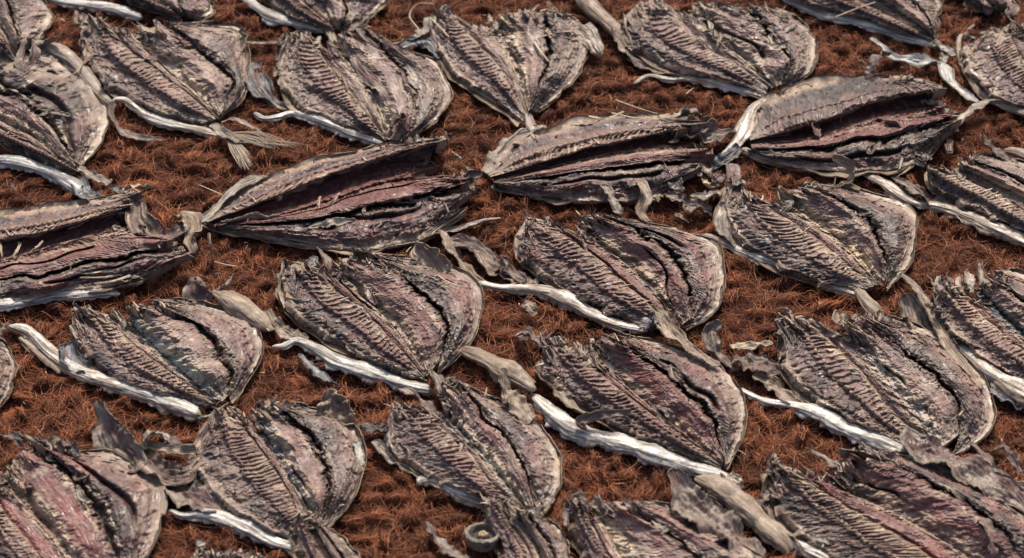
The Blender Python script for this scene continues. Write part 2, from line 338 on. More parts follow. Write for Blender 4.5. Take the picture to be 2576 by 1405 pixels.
        Z = Z + nz * comb * rm * (0.0018 - .0009 * inner) * smp(N2, PU * 6.5 + sx, PV * 7) + comb * rm * 0.0006 * np.abs(smp(N2, (PU - .012 * vw) * 18, PV * 6 + sx))
        # knobbly backbone ridge
        kn = (0.5 + 0.5 * np.cos(2 * np.pi * ph + 1.2)) ** 0.7
        Z = Z + comb * 0.0045 * bump(0.64, 0.055, vw) * kn * rm
        # fine muscle wrinkles on the smooth fillets
        fm = sm(1.1, 1.25, vw) * sm(0, .1, 1.9 - vw) + sm(2.1, 2.3, vw) * sm(0, .1, 2.93 - vw) + sm(3.08, 3.2, vw) * sm(0, .15, 3.8 - vw)
        chev = PU + .05 * np.abs((vw - 1.5) % 1.02 - .5) * length / 2300 * 5 * .3
        wph = 46 * (ue + 0.05 * np.abs(vw % 1 - .5) * 2) + 0.9 * smp(N4, PU * 2.2, PV * 3 + sx)
        wr_ = np.cos(2 * np.pi * wph); mW = sm(-0.3, 0.9, smp(N1, PU * 0.8 + sx, PV * 2))
        Z = Z + fm * (0.0006 * wr_ * mW + nz * 0.0004 * smp(N2, chev * 5 + sx, PV * 2.4) + .0003 * lonl + .00015 * lonf + 0.0018 * smp(N4, PU * 1.0 + sx, PV * 2.0) + 0.0001 * smp(N3, PU * 4, PV * 6))
        # crusty clotted band each side of the groove
        cr = bump(3.17, 0.2, vw) + 0.6 * bump(2.85, 0.1, vw) + 0.35 * bump(3.5, .3, vw) * dark
        crus = np.maximum(smp(N2, PU * 5 + sx, PV * 6), -0.2) * (nz + .2)
        edg = bump(2.18, .07, vh) + bump(1.06, .06, vh) * .6 + bump(2.91, .05, vh) * gd + bump(3.09, .05, vh) * gd + bump(1.82, .06, vh) * .7
        Z = Z + edg * (.0022 * nz * smp(N2, PU * 8 + sx, PV * 5) + .0022)
        Z = Z + cr * 0.0016 * crus * sm(0, .1, ue)
        head = (1 - sm(0.02, .2, ue)); tail = sm(.82, 1, ue)
        Z = Z + head * (0.0035 * crus + 0.007 * smp(N4, PU * 3.2, PV * 9 + sx)) + tail * 0.0015 * crus
        sc_ = bump(1.97, 0.30 * seamw, vw)
        Z = Z + sc_ * ((0.0022 if seamcol is not None else .0015) * smp(N2, PU * 5 + sx, PV * 4) + 0.0012 * ridged(N4, PU * 1.5, PV * 8))
        bl = [np.exp(-((ue - b_[0] + .012 * smp(N2, PU * 5, PV * 5 + sx)) / b_[2]) ** 2 - ((vw - b_[1] + .05 * smp(N2, PU * 5 + .3, PV * 5 + sx)) / b_[3]) ** 2) for b_ in blobs]
        for w_, b_ in zip(bl, blobs): Z = Z + w_ * nz * b_[4] * .0036 * (1 + .6 * smp(N2, PU * 7 + sx, PV * 7))
        Z = Z + bump(3.75, .2, vw) * (.0010 * smp(N2, PU * 2.2 + sx, PV * 16) + .0012 * smp(N2, PU * 6 + sx, PV * 5))
        # pimples
        pim = smp(N3, PU * 3.4 + sx, PV * 3.4 + .2); pm = sm(1.9, 2.6, pim) * fm
        Z = Z + pm * 0.0016
        XY2 = XY
        P = at(XY2[..., 0], XY2[..., 1], Z)
        P[..., 0] += 0.0008 * smp(N2, PU * 5 + .4, PV * 7 + sx) * (comb * rm + cr * .7 + head * 1.5) + comb * .0006 * rm * rid
        P[..., 2] = np.maximum(P[..., 2], 0.0012)
        # -------- pigment
        vc = vw + 0.06 * smp(N1, PU * 1.5 + sx, PV * 2.5) + 0.03 * smp(N2, PU * 3, PV * 4)
        flesh = mix(np.broadcast_to(PURP, vc.shape + (3,)), np.broadcast_to(ROSE if pink > .8 else PINK, vc.shape + (3,)), pink * .7 * (0.75 + 0.45 * smp(N1, PU * 1.0, PV * 1.6 + sx)))
        if mar: flesh = mix(flesh, np.broadcast_to(MAR, vc.shape + (3,)), mar * (0.8 + 0.3 * smp(N1, PU, PV + sx)))
        C_ = flesh.copy()
        def over(c, w):
            nonlocal C_
            C_ = mix(C_, np.broadcast_to(c, C_.shape), w)
        dk = 0.35 + 0.65 * dark; DKC = mix(DARK[None], lin(48, 42, 40)[None], np.array([max(0, dark - .4) * 1.5]))[0]
        over(lin(118, 92, 84), (sm(1.16, 1.02, vc)) * 0.85)
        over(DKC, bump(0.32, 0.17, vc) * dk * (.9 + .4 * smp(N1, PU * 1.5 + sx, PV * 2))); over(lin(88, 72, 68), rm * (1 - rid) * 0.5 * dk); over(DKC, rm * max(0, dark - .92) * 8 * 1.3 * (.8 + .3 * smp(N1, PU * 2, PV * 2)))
        over(TAN, sm(0.2, 0.02, vc) * 0.85)
        over(CREAM, combc * rm * inner * rid * sm(0.6, 1.0, vc) * np.clip(0.45 + .5 * smp(N1, PU * 2.0, .3 + sx), 0, 1))
        over(GREY, bump(0.64, 0.05, vc) * rm * kn * 0.35)
        over(mix(GREY[None], RIM[None], np.array([.75]))[0], 1.0 * (1 - .6 * mar) * np.clip(sc_ * 1.15, 0, 1) * (0.8 + 0.3 * smp(N2, PU * 2, PV * 4)))
        over(RIM, np.clip(edg, 0, 1) * (.6 + .25 * smp(N2, PU * 3 + sx, PV * 3))); over(CREAM, bump(2.17, 0.07, vc) * 0.45 * (1 + smp(N2, PU * 2.5, .5 + sx)))
        over(RIM, bump(1.83, 0.08, vc) * 0.35 * (1 + smp(N2, PU * 2.5, .8 + sx)))
        over(lin(76, 62, 60), bump(3.16, 0.17, vc) * (.3 + .7 * dk)); over(DKC, bump(3.1, .1, vc) * dk * .7); over(DARK, bump(2.83, 0.09, vc) * dk * 0.7)
        over(MAR, bump(2.92, 0.06, vc) * 0.35); over(BLACK, bump(3.0, 0.035, vw) * gd * 0.8)
        over(DKC, bump(3.42, 0.22 * dkw, vc) * dk * .95 * (0.75 + 0.5 * smp(N1, PU * 1.1 + sx, PV)))
        over(GREY, sm(3.66, 3.86, vc) * 0.65); over(RIM, sm(3.93, 3.995, vc) * 0.75); over(TAN, bump(3.85, .03, vc) * .4)
        over(lin(96, 78, 70), bump(3.72, .2, vc) * sm(-.2, 1.4, smp(N2, PU * 2.6 + sx, PV * 7)) * .7); over(GREY, head * 0.42 + tail * 0.8); over(TAN, head * sm(0, 1.2, smp(N1, PU * 2, PV * 3)) * 0.5)
        if mar: C_ = mix(C_, np.broadcast_to(MAR, C_.shape), mar * .75 * sm(1.0, 1.12, vc) * sm(0, .15, 3.1 - vc) * (.75 + .3 * smp(N1, PU + .4, PV * 2 + sx)))
        for w_, b_ in zip(bl, blobs): over((DKC, BROWN, GREY, TAN, MAR)[b_[5]], sm(.35, .8, w_) * .6)
        if seamcol is not None: over(seamcol, np.clip(1.3 * bump(1.99, 0.15 * seamw, vc), 0, .9) * sm(0.05, .2, ue) * (.85 + .2 * smp(N2, PU * 4, PV * 3)))
        over(RIM, fm * .14 * (1 - .75 * mar) * sm(.5, 1.7, lonl + .3 * lonf)); over(DKC, fm * .14 * sm(.4, 1.7, -lonl - .3 * lonf))
        over(lin(190, 172, 148), .8 * (1 - .4 * mar) * np.clip(bump(1.07, .022, vc) + bump(1.80, .02, vc) + bump(2.20, .025, vc) + bump(2.88, .02, vc) * gd + bump(3.12, .018, vc) * gd + .5 * bump(3.72, .025, vc), 0, 1) * sm(-1.2, .6, smp(N1, PU * 1.5 + sx, vw * .4)))
        # dry salty bloom, clots, dusty grit
        over(GREY, (1 - .8 * mar) * (.05 + .65 * pale) * sm(-1.3, 2.0, smp(N1, PU * 1.3 + .3 + sx, PV * 1.8)) * 0.85)
        over(lin(200, 182, 165), pale * .35 * sm(0.3, 2.2, smp(N2, PU * 2.6 + sx, PV * 3)) * (fm + .4))
        over(DARK, (1 - pale) * 0.35 * sm(0.2, 2.2, smp(N1, PU * 1.6 + .7 + sx, PV * 2.2)) * dk * fm)
        over(CREAM, pm * 0.7); over(RIM, (cr + head + comb * rm) * 0.30 * (nz + .3) * sm(0.9, 2.0, crus + .4 * lump))
        over(BLACK, (cr + .5 * comb * rm) * (1 - .9 * np.clip(sc_, 0, 1)) * 0.25 * sm(0.5, 1.8, -smp(N2, PU * 6.5 + sx, PV * 9)) * dk)
        if mar: C_ = mix(C_, np.broadcast_to(MAR, C_.shape), mar * .62 * sm(1.04, 1.14, vc) * sm(0, .12, 3.0 - vc) * np.clip(.8 + .3 * smp(N1, PU * 1.5 + .4, vw * .3 + sx), 0, 1))
        if cav: C_ = mix(C_, np.broadcast_to(lin(78, 44, 44), C_.shape), .75 * sm(1.05, 1.14, vc) * sm(0, .2, 1.9 - vc)); C_ = mix(C_, np.broadcast_to(CREAM, C_.shape), .6 * combc * bump(1.03, .03, vc))
        C_ = mix(C_, np.broadcast_to(RIM, C_.shape), fm * .16 * sm(.3, 1.8, smp(N2, chev * 6 + sx, PV * 2.6))); C_ = mix(C_, np.broadcast_to(lin(96, 76, 72), C_.shape), fm * .22 * sm(.3, 1.8, -smp(N2, chev * 6 + sx, PV * 2.6))); C_ = C_ * (1 + 0.07 * smp(N2, PU * 7, PV * 7 + sx) + 0.05 * wr_ * fm * mW)[..., None]
        if pits:
            pt = rm * bump(0.2, 0.05, vw) * (0.5 + 0.5 * np.cos(2 * np.pi * ph + 2)) ** 3 * sm(.2, .35, ue) * sm(0, .2, .95 - ue) * pits
            P[..., 2] -= 0.012 * pt; C_ = mix(C_, np.broadcast_to(BLACK, C_.shape), pt)
        return P, C_, Z
    dens = max(0.35, width / 480.0)
    # supporting outer skin, a little wider than the flesh, thin, curling up along the rim
    nvs = 60; v = np.linspace(0, 4, nvs)[None]; u = np.linspace(0.0, 1, 110)[:, None]
    k = np.clip(np.floor(v).astype(int), 0, 3)[0]; f = (v[0] - k)[None, :, None]
    uh = np.clip(u + (np.interp(v, HNV, hn) + .02) * (1 - sm(0, .3, u)), 0, 1)
    LX = np.stack([np.stack([np.interp(uh, tx, Ls[c][:, 0]), np.interp(uh, tx, Ls[c][:, 1])], -1) for c in range(5)], 0); jj = np.arange(nvs)
    XY = LX[k, :, jj].transpose(1, 0, 2) * (1 - f) + LX[k + 1, :, jj].transpose(1, 0, 2) * f
    cen = LX[2]; outd = XY - cen; nrm = np.linalg.norm(outd, axis=2, keepdims=True) + 1e-6
    edge = (sm(3.6, 4, v) + sm(0.4, 0, v))
    XY = XY + outd / nrm * (edge * (3.5 + 3 * smp(N4, u * 0.5 + sx, v * 0.02)) + sm(3.6, 4, v) * (6 * smp(N4, u * length / 2300 * 1.6 + sx, .7) + 1 * smp(N2, u * .5 + sx, .4)))[..., None]
    XY[..., 0] -= (sm(0.4, 0, v) * (4 + 7 * sm(.2, .6, u))); XY[..., 1] += sm(0.4, 0, v) * 7 * sm(.2, .5, u) * (1 if Ls[0][100, 1] > Ls[2][100, 1] - 5 else -1)
    env = 0.4 + 0.6 * sm(0, .25, 1 - u)
    Z = lift + 0.0025 + 0.008 * env * hscale * sm(3.82, 4.0, v) ** 1.5 * (1 + .3 * smp(N4, u * .5, sx)) + 0.005 * sm(.15, 0, v) * env + 0.006 * (1 - sm(0, .5, u))
    Z = Z + 0.0008 * smp(N2, u * .8 + sx, v * .15)
    P = at(XY[..., 0], XY[..., 1], Z)
    n1 = smp(N1, u * .7 + sx, v * .1); C_ = mix(np.broadcast_to(lin(112, 96, 82), n1.shape + (3,)), np.broadcast_to(lin(150, 130, 108), n1.shape + (3,)), .5 + .4 * n1)
    C_ = mix(C_, np.broadcast_to(SLATE, C_.shape), sm(.3, 1.5, smp(N2, u * .9, v * .12 + sx)) * .6)
    V, Fq, Cc = shell(P, C_, 0.0016); link('skin', V, Fq, Cc, M_SKIN, R)
    # the two fillets
    P, C_, Zl = surf(0, 2, int(150 * dens) + 30, 1, 0)
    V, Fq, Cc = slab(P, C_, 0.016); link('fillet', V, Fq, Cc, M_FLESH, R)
    PL = P
    P, C_, Zr = surf(2, 4, int(160 * dens) + 30, 0, 1)
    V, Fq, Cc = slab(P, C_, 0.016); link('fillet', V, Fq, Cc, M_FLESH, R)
    PR = P
    # rib bones: a comb of slender spines leaving the backbone across the flesh
    nl = PL.shape[1]
    def onL(uu, vv, dz=0.0):
        i = int(np.clip(uu * (nu - 1), 0, nu - 1)); j = int(np.clip(vv / 2 * (nl - 1), 0, nl - 1)); p = PL[i, j].copy(); p[2] += dz; return p
    if comb > 0.2:
        for r in range(2, nr - 1):
            uu = (r + 0.0) / nr + 0.0
            if rs.rand() < 0.35: continue
            a_ = onL(uu - 0.008, 0.90, 0.000); b_ = onL(uu + 0.022 + rs.normal(0, .004), 1.02 + rs.uniform(0, 0.11), 0.0008)
            b_[2] = max(b_[2], a_[2] - 0.006) + rs.uniform(0, .003)
            cc = mix(BROWN[None], CREAM[None], np.array([combc * rs.uniform(.3, 1.1)]))[0]
            V, Fq, Cc = spikes([(a_, b_, 0.0021 * (0.7 + .5 * rs.rand()), cc)], idx * 40 + r)
            link('rib', V, Fq, Cc, M_BONE, R)
        # backbone: one knobbly ridge, a bead for every vertebra
        nb = nr * 8; ub = np.linspace(.05, .93, nb); Pb = np.array([onL(x_, .64, 0) for x_ in ub]); kb = np.hanning(9); kb /= kb.sum()
        Pb = np.stack([np.convolve(np.pad(Pb[:, c_], 4, 'edge'), kb, 'valid') for c_ in range(3)], 1)
        tb = np.gradient(Pb, axis=0); tb /= np.linalg.norm(tb, axis=1)[:, None]; sb = np.cross(tb, [0, 0, 1.]); sb /= np.linalg.norm(sb, axis=1)[:, None]; ub_ = np.cross(sb, tb)
        kk = .5 + .5 * np.cos(2 * np.pi * nr * ub); pb = np.linspace(0, 2 * np.pi, 12, endpoint=False)
        rb = 0.0030 * hscale * (0.45 + 0.75 * kk * (0.6 + 0.5 * rs.rand(nb))) * np.sqrt(np.clip(np.minimum(np.arange(nb), nb - 1 - np.arange(nb)) / 8., .05, 1))
        Vb = Pb[:, None] - np.array([0, 0, .0006]) + (rb[:, None] * np.cos(pb) * (1 + .2 * rs.normal(size=(nb, 12))))[..., None] * sb[:, None] + (rb[:, None] * np.sin(pb) * (1.1 + .2 * rs.normal(size=(nb, 12))))[..., None] * ub_[:, None]
        cb = mix(np.broadcast_to(BROWN, (nb, 3)), np.broadcast_to(PURP if combc < .7 else TAN, (nb, 3)), kk * .8)
        link('backbone', Vb.reshape(-1, 3), quads(nb, 12, 0, True), np.repeat(cb, 12, 0), M_FLESH, R)
    # torn shreds of flesh at the head end, along the seam and the groove
    it = []; nR = PR.shape[1]
    for s_ in range(int(70 * dens + 20)):
        w_ = rs.rand()
        if w_ < 0.5:
            g = PL if rs.rand() < .5 else PR; p = g[int(abs(rs.normal(0, .03)) * nu), rs.randint(2, g.shape[1] - 2)]; ln = rs.uniform(.004, .016)
            d = np.array([rs.normal(0, .6), rs.normal(.3, .6), rs.uniform(-.1, .8)])
        elif w_ < 0.75:
            p = PR[rs.randint(int(.1 * nu), int(.9 * nu)), int(np.clip((rs.choice([.09, .11, .43, .56, .6]) + rs.normal(0, .015)) * nR, 1, nR - 1))]; ln = rs.uniform(.003, .009)
            d = np.array([rs.normal(0, .7), rs.normal(0, .6), rs.uniform(.1, .7)])
        elif w_ < 0.9:
            p = PL[rs.randint(int(.1 * nu), int(.95 * nu)), int(rs.uniform(.04, .16) * nl)]; ln = rs.uniform(.003, .008); d = np.array([rs.normal(0, .6), rs.normal(0, .6), .6])
        else:
            p = PR[rs.randint(int(.85 * nu), nu), rs.randint(1, nR)]; ln = rs.uniform(.004, .010); d = np.array([rs.normal(.2, .6), rs.normal(-.2, .6), .5])
        d /= np.linalg.norm(d)
        cc = [TAN, BROWN, GREY, CREAM, PURP, DARK, MAR][rs.randint(7)]
        it.append((p - d * .002, p + d * ln, rs.uniform(.0008, .0024), cc * 0.9))
    V, Fq, Cc = spikes(it, idx + 7, 6); o = link('torn_shreds', V, Fq, Cc, M_FLESH, R); o['kind'] = 'stuff'
    heads = [q2p(q, c)[0] for c in (A, B, C, D, E)]; heads2 = [q2p(q, c)[1] for c in (A, B, C, D, E)]
    for s_ in range(nrag):
        f_ = rs.uniform(0, 3.6); k_ = int(f_); f_ -= k_
        p_ = heads[k_] * (1 - f_) + heads[k_ + 1] * f_; d_ = heads2[k_] * (1 - f_) + heads2[k_ + 1] * f_ - p_; d_ /= np.linalg.norm(d_) + 1e-6
        p_ = p_ + d_ * (rs.uniform(-4, 12) + length * (.03 + np.interp(k_ + f_, HNV, hn))); n_ = rs.normal(0, 1, 2); e_ = p_ - d_ * rs.uniform(-4, 14) + n_ * 9; m_ = (p_ + e_) / 2 + rs.normal(0, 6, 2)
        o_ = QO[q]; L_ = [tuple((np.array(a_) - o_) / F) for a_ in (p_, m_, e_)]; w_ = rs.uniform(9, 22); h_ = 1000 * lift + rs.uniform(14, 26)
        strip(R, 'torn_strip', q, [(*L_[0], w_ * .7, h_), (*L_[1], w_, h_ + 6), (*L_[2], w_ * .4, h_ + rs.uniform(-8, 8))], rs.choice(['brown', 'tan', 'grey', 'pink', 'grey', 'dark']), idx * 31 + s_, twist=(rs.uniform(-70, 70), rs.uniform(-70, 70)), nw=12, rag=.3, mat=M_FLESH)
    for s_ in range(nmem):
        u0 = rs.uniform(.03, .6); u1 = u0 + rs.uniform(.06, .22); c0 = rs.choice([1.85, 2.0, 2.15, 3.0, 3.1, 1.1, .1]); pts_ = []
        for a_, uu in enumerate((u0, (u0 + u1) / 2, u1)):
            vv = np.clip(c0 + rs.normal(0, .09), .02, 3.95); k_ = int(vv); f_ = vv - k_; p_ = [np.array([np.interp(uu, tx, Ls[c][:, 0]), np.interp(uu, tx, Ls[c][:, 1])]) for c in (k_, k_ + 1)]
            p_ = (p_[0] * (1 - f_) + p_[1] * f_ - QO[q]) / F; pts_.append((p_[0], p_[1], (7, 15, 6)[a_] * rs.uniform(.6, 1.3), 1000 * lift + np.interp(vv, HV, HH) * 1000 + (4, 7, 3)[a_]))
        strip(R, 'membrane', q, pts_, rs.choice(['grey', 'tan', 'pink', 'brown']), idx * 57 + s_, twist=(rs.uniform(-50, 50), rs.uniform(-50, 50)), nw=12, rag=.35, mat=M_FLESH)
    return R

def scrap(label, q, pts, style, seed, name='skin_scrap', cat='fish scrap', **kw):
    a = q2p(q, [pts[0][:2]])[0]; R = root(name, tuple(at(a[0], a[1], 0.0)), label, cat, 'loose scraps on the mat')
    strip(R, 'sheet', q, pts, style, seed, **kw); return R

# ------------------------------------------------------------------ the fish, each traced and laid at its own place
def f26():
    R = fish(26, 'cut-off purple fish in the top left corner of the mat', 1, [(-200,-100),(-150,60),(-50,200),(60,300)], [(-140,-100),(-80,60),(0,180),(80,290)], [(-80,-100),(-40,60),(30,170),(90,280)], [(20,-60),(50,60),(80,150),(100,260)], [(110,-80),(210,20),(240,80),(200,170),(120,250)], pink=.2, pale=.7, dark=.3)
def f27():
    R = fish(27, 'fish at the top edge with a blue silver skin roll, behind the second fish', 1, [(560,-90),(650,-10),(800,50),(880,90)], [(620,-100),(720,-10),(830,45),(890,85)], [(700,-100),(780,-10),(850,45),(900,80)], [(780,-100),(860,-20),(890,40),(910,75)], [(920,-100),(1000,-20),(1025,50),(980,90),(920,88)], pale=.7, dark=.4, nr=18)
    tube(R, 'rolled_skin', 1, [(160,-60,26),(300,5,30),(440,25,36),(580,50,40),(700,85,30)], 'blue', 27)
    strip(R, 'fin', 1, [(890,80,30,10),(900,20,40,20),(930,-40,40,30)], 'brown', 270, twist=(40, 60))
    strip(R, 'fin', 1, [(960,80,40,8),(1000,30,34,14),(980,-30,20,20)], 'pink', 271, twist=(-30, -10))
def f28():
    R = fish(28, 'pale dry fish at the top edge left of centre, tail over a fish head', 1, [(1250,-80),(1340,20),(1450,90),(1640,155)], [(1390,-80),(1480,20),(1560,80),(1645,145)], [(1480,-80),(1570,20),(1620,90),(1652,145)], [(1620,-80),(1690,20),(1700,80),(1668,140)], [(1890,-110),(1885,0),(1830,70),(1750,125),(1672,155)], pink=.1, pale=.95, dark=.25, combc=.4)
    tube(R, 'rolled_skin', 1, [(1170,-40,26),(1260,35,36),(1350,85,42),(1460,120,34),(1600,155,26)], 'white', 28)
    strip(R, 'tail_fin', 1, [(1620,150,24,10),(1640,220,22,12),(1660,300,14,6)], 'grey', 280, twist=(20, 0))
    strip(R, 'tail_fin', 1, [(1690,170,20,14),(1740,110,26,22),(1780,60,10,16)], 'brown', 281, twist=(60, 30))
def f06():
    R = fish(6, 'small fish at the top edge right of centre with a bright white skin roll', 2, [(1300,-90),(1500,5),(1700,65),(1900,125),(2120,205)], [(1520,-90),(1700,-15),(1850,55),(2000,130),(2130,190)], [(1720,-90),(1850,0),(1950,60),(2060,130),(2135,190)], [(1900,-90),(2010,0),(2080,60),(2115,120),(2137,180)], [(2090,-110),(2145,-10),(2152,80),(2148,150),(2140,195)], pale=.85, pink=.3, dark=.4, combc=.6)
    tube(R, 'rolled_skin', 2, [(1350,-40,20),(1480,30,26),(1600,75,32),(1740,100,44),(1900,155,38),(2050,200,30),(2170,225,18)], 'white', 6)
    strip(R, 'tail_fin', 2, [(2130,205,26,12),(2190,240,30,10),(2260,275,22,4)], 'grey', 61, twist=(10, 0))
    strip(R, 'tail_fin', 2, [(2190,240,20,8),(2185,290,24,8),(2170,320,18,3)], 'grey', 62)
def f31():
    R = fish(31, 'dark piece of fish in the top right corner, beside pale tangled strips', 2, [(2270,-120),(2290,-30),(2340,25),(2430,50)], [(2330,-120),(2350,-30),(2390,15),(2435,48)], [(2370,-120),(2390,-30),(2420,10),(2438,46)], [(2420,-120),(2430,-30),(2440,10),(2442,46)], [(2490,-120),(2500,-20),(2480,30),(2446,54)], pale=.2, dark=.9, pink=.2, nr=14)
def f05():
    R = fish(5, 'wide grey fish at the top right of centre heaped with frayed straw-like scraps', 2, [(560,10),(600,180),(740,290),(900,350),(1100,400),(1310,470)], [(790,-10),(890,140),(1000,230),(1150,320),(1320,430)], [(900,-10),(1060,160),(1180,270),(1280,360),(1350,430)], [(1180,20),(1300,130),(1370,210),(1430,300),(1390,410)], [(1290,-20),(1420,70),(1510,150),(1532,250),(1500,370),(1370,440)], pale=.8, pink=.2, dark=.45, combc=.35, cracks=((2.35, .3, .75, .05),))
    tube(R, 'rolled_skin', 2, [(662,412,10),(730,372,14),(830,388,20),(920,385,32),(1050,402,40),(1180,440,34),(1310,475,24)], 'silver', 5)
    strip(R, 'fin', 2, [(580,140,50,10),(650,260,60,8),(820,350,40,6),(960,380,20,6)], 'pink', 51, twist=(10, 0), cup=.15)
    tube(R, 'jaw', 2, [(380,-50,44,.01),(470,50,48,.008),(560,130,44,.006),(640,215,34,.004),(678,262,14,.002)], 'tan', 52, lip=.1)
    rs = np.random.RandomState(5)
    for k in range(26):
        x = rs.uniform(940, 1420); y = rs.uniform(20, 190) + (x - 940) * .12; dx, dy = rs.normal(0, 55), rs.normal(20, 45)
        strip(R, 'torn_strip', 2, [(x, y, 9 + rs.rand() * 10, 24), (x + dx * .5 + rs.normal(0, 12), y + dy * .5, 8 + rs.rand() * 9, 34), (x + dx, y + dy, 5, 25)], rs.choice(['grey', 'tan', 'brown', 'grey']), 500 + k, twist=(rs.uniform(-60, 60), rs.uniform(-60, 60)), nw=10)
def f07():
    R = fish(7, 'fish cut by the right edge near the top, brown rimmed skin curling up', 2, [(2300,190),(2275,290),(2335,405),(2450,490),(2640,560)], [(2500,110),(2520,220),(2590,340),(2720,500)], [(2560,110),(2600,220),(2680,340),(2780,500)], [(2650,100),(2720,220),(2800,340),(2830,480)], [(2760,80),(2850,180),(2900,320),(2860,480)], pale=.55, pink=.3, dark=.6, combc=.55)
    tube(R, 'rolled_skin', 2, [(2340,190,12,.014),(2265,180,14,.01),(2262,280,16,.006),(2325,410,20,.004),(2430,500,26),(2600,560,34)], 'tan', 7, lip=.1)
    strip(R, 'torn_strip', 2, [(2290,190,18,16),(2300,150,16,24),(2330,120,8,30)], 'tan', 71, twist=(60, 20))
def strip_silver():
    scrap('loose silver white skin strip lying above the darkest fish, its thin end raised', 2, [(1825,185,8,16),(1880,225,10,14),(1935,280,26,10),(2060,305,44,8),(2170,325,40,8),(2210,400,34,8),(2290,460,26,6),(2360,510,16,4)], 'white', 77, cup=.45, mat=M_SILVER)
def f08():
    R = fish(8, 'darkest maroon black fish lying crosswise at the upper right with a white tail stalk', 2, [(2200,385),(2060,370),(1880,385),(1650,395),(1450,430),(1310,500),(1225,670)], [(2190,450),(2050,460),(1850,500),(1700,550),(1500,620),(1235,690)], [(2250,510),(2060,550),(1900,590),(1700,640),(1450,700),(1232,705)], [(2290,570),(2100,620),(1950,670),(1750,700),(1550,730),(1250,740)], [(2300,610),(2130,740),(1950,830),(1780,845),(1560,830),(1330,790),(1210,730)], pale=.1, pink=.15, dark=1.0, mar=.9, groove=1.6, cav=1.3, nz=.45, nmem=3, combc=.18, cracks=((3.45, .25, .8, .07),), comb=.8)
    tube(R, 'tail_stalk', 2, [(1310,490,26),(1250,530,34),(1215,600,36),(1180,680,34),(1120,750,30),(1040,815,14)], 'silver', 8)
    strip(R, 'tail_fin', 2, [(1180,720,30,10),(1120,770,34,10),(1040,820,18,4)], 'slate', 81, twist=(30, 40))
    tube(R, 'rolled_skin', 2, [(1190,730,26),(1330,790,24),(1500,830,22),(1700,848,20),(1900,845,16)], 'tan', 82)
    strip(R, 'fin', 2, [(1815,380,26,22),(1830,320,28,34),(1870,270,26,42),(1920,265,18,40)], 'pink', 83, twist=(20, 40), cup=.5)
    strip(R, 'torn_strip', 2, [(1540,590,24,26),(1560,640,26,30),(1580,700,18,22)], 'maroon', 84, twist=(0, 60))
    strip(R, 'torn_strip', 2, [(1905,570,14,24),(1930,620,40,26),(2020,630,40,24),(2100,600,14,20)], 'maroon', 85, twist=(20, 50))
    strip(R, 'torn_strip', 2, [(2010,600,26,24),(2030,650,24,26),(2050,680,20,22)], 'grey', 86, twist=(-30, 0))
    strip(R, 'gill_strip', 2, [(2090,700,26,14),(2200,640,28,14),(2300,560,34,14),(2390,500,26,18),(2460,490,10,24)], 'grey', 87, twist=(10, 40))
    strip(R, 'torn_strip', 2, [(1940,870,14,8),(2030,790,24,12),(2080,720,20,14),(2110,690,16,14)], 'tan', 88, twist=(10, -30))
    rs = np.random.RandomState(8)
    for k in range(14):
        x = 2060 + rs.normal(0, 60); y = 700 + rs.normal(0, 40)
        strip(R, 'torn_strip', 2, [(x, y, 16, 16), (x + rs.normal(0, 26), y + rs.normal(0, 22), 15, 26), (x + rs.normal(0, 50), y + rs.normal(0, 40), 7, 18)], rs.choice(['brown', 'grey', 'dark', 'tan']), 800 + k, twist=(rs.uniform(-60, 60), rs.uniform(-60, 60)), nw=10)
def f04():
    R = fish(4, 'fish near the top centre crossed by two dry straws', 2, [(-350,60),(-330,180),(-250,330),(-120,430),(20,520),(120,595)], [(-270,45),(-150,180),(-50,290),(50,400),(130,560)], [(-40,60),(20,170),(80,300),(120,420),(142,550)], [(215,30),(235,150),(250,270),(205,400),(155,530)], [(330,45),(400,120),(410,260),(370,370),(290,450),(165,550)], pale=.6, pink=.35, dark=.4, combc=.35)
    tube(R, 'rolled_skin', 2, [(-290,300,14),(-180,400,22),(-60,470,26),(50,540,24),(130,600,20)], 'tan', 4, lip=.6)
    tube(R, 'tail_stalk', 2, [(125,520,20),(140,570,22),(155,620,26),(170,650,20)], 'grey', 41)
    strip(R, 'fin', 2, [(330,120,40,16),(420,150,60,16),(480,240,36,14),(500,275,12,8)], 'grey', 42, twist=(10, -20), cup=-.3)
    strip(R, 'torn_strip', 2, [(-480,200,10,8),(-420,190,34,16),(-370,150,40,22),(-340,80,24,22)], 'grey', 43, twist=(0, 40))
    return R
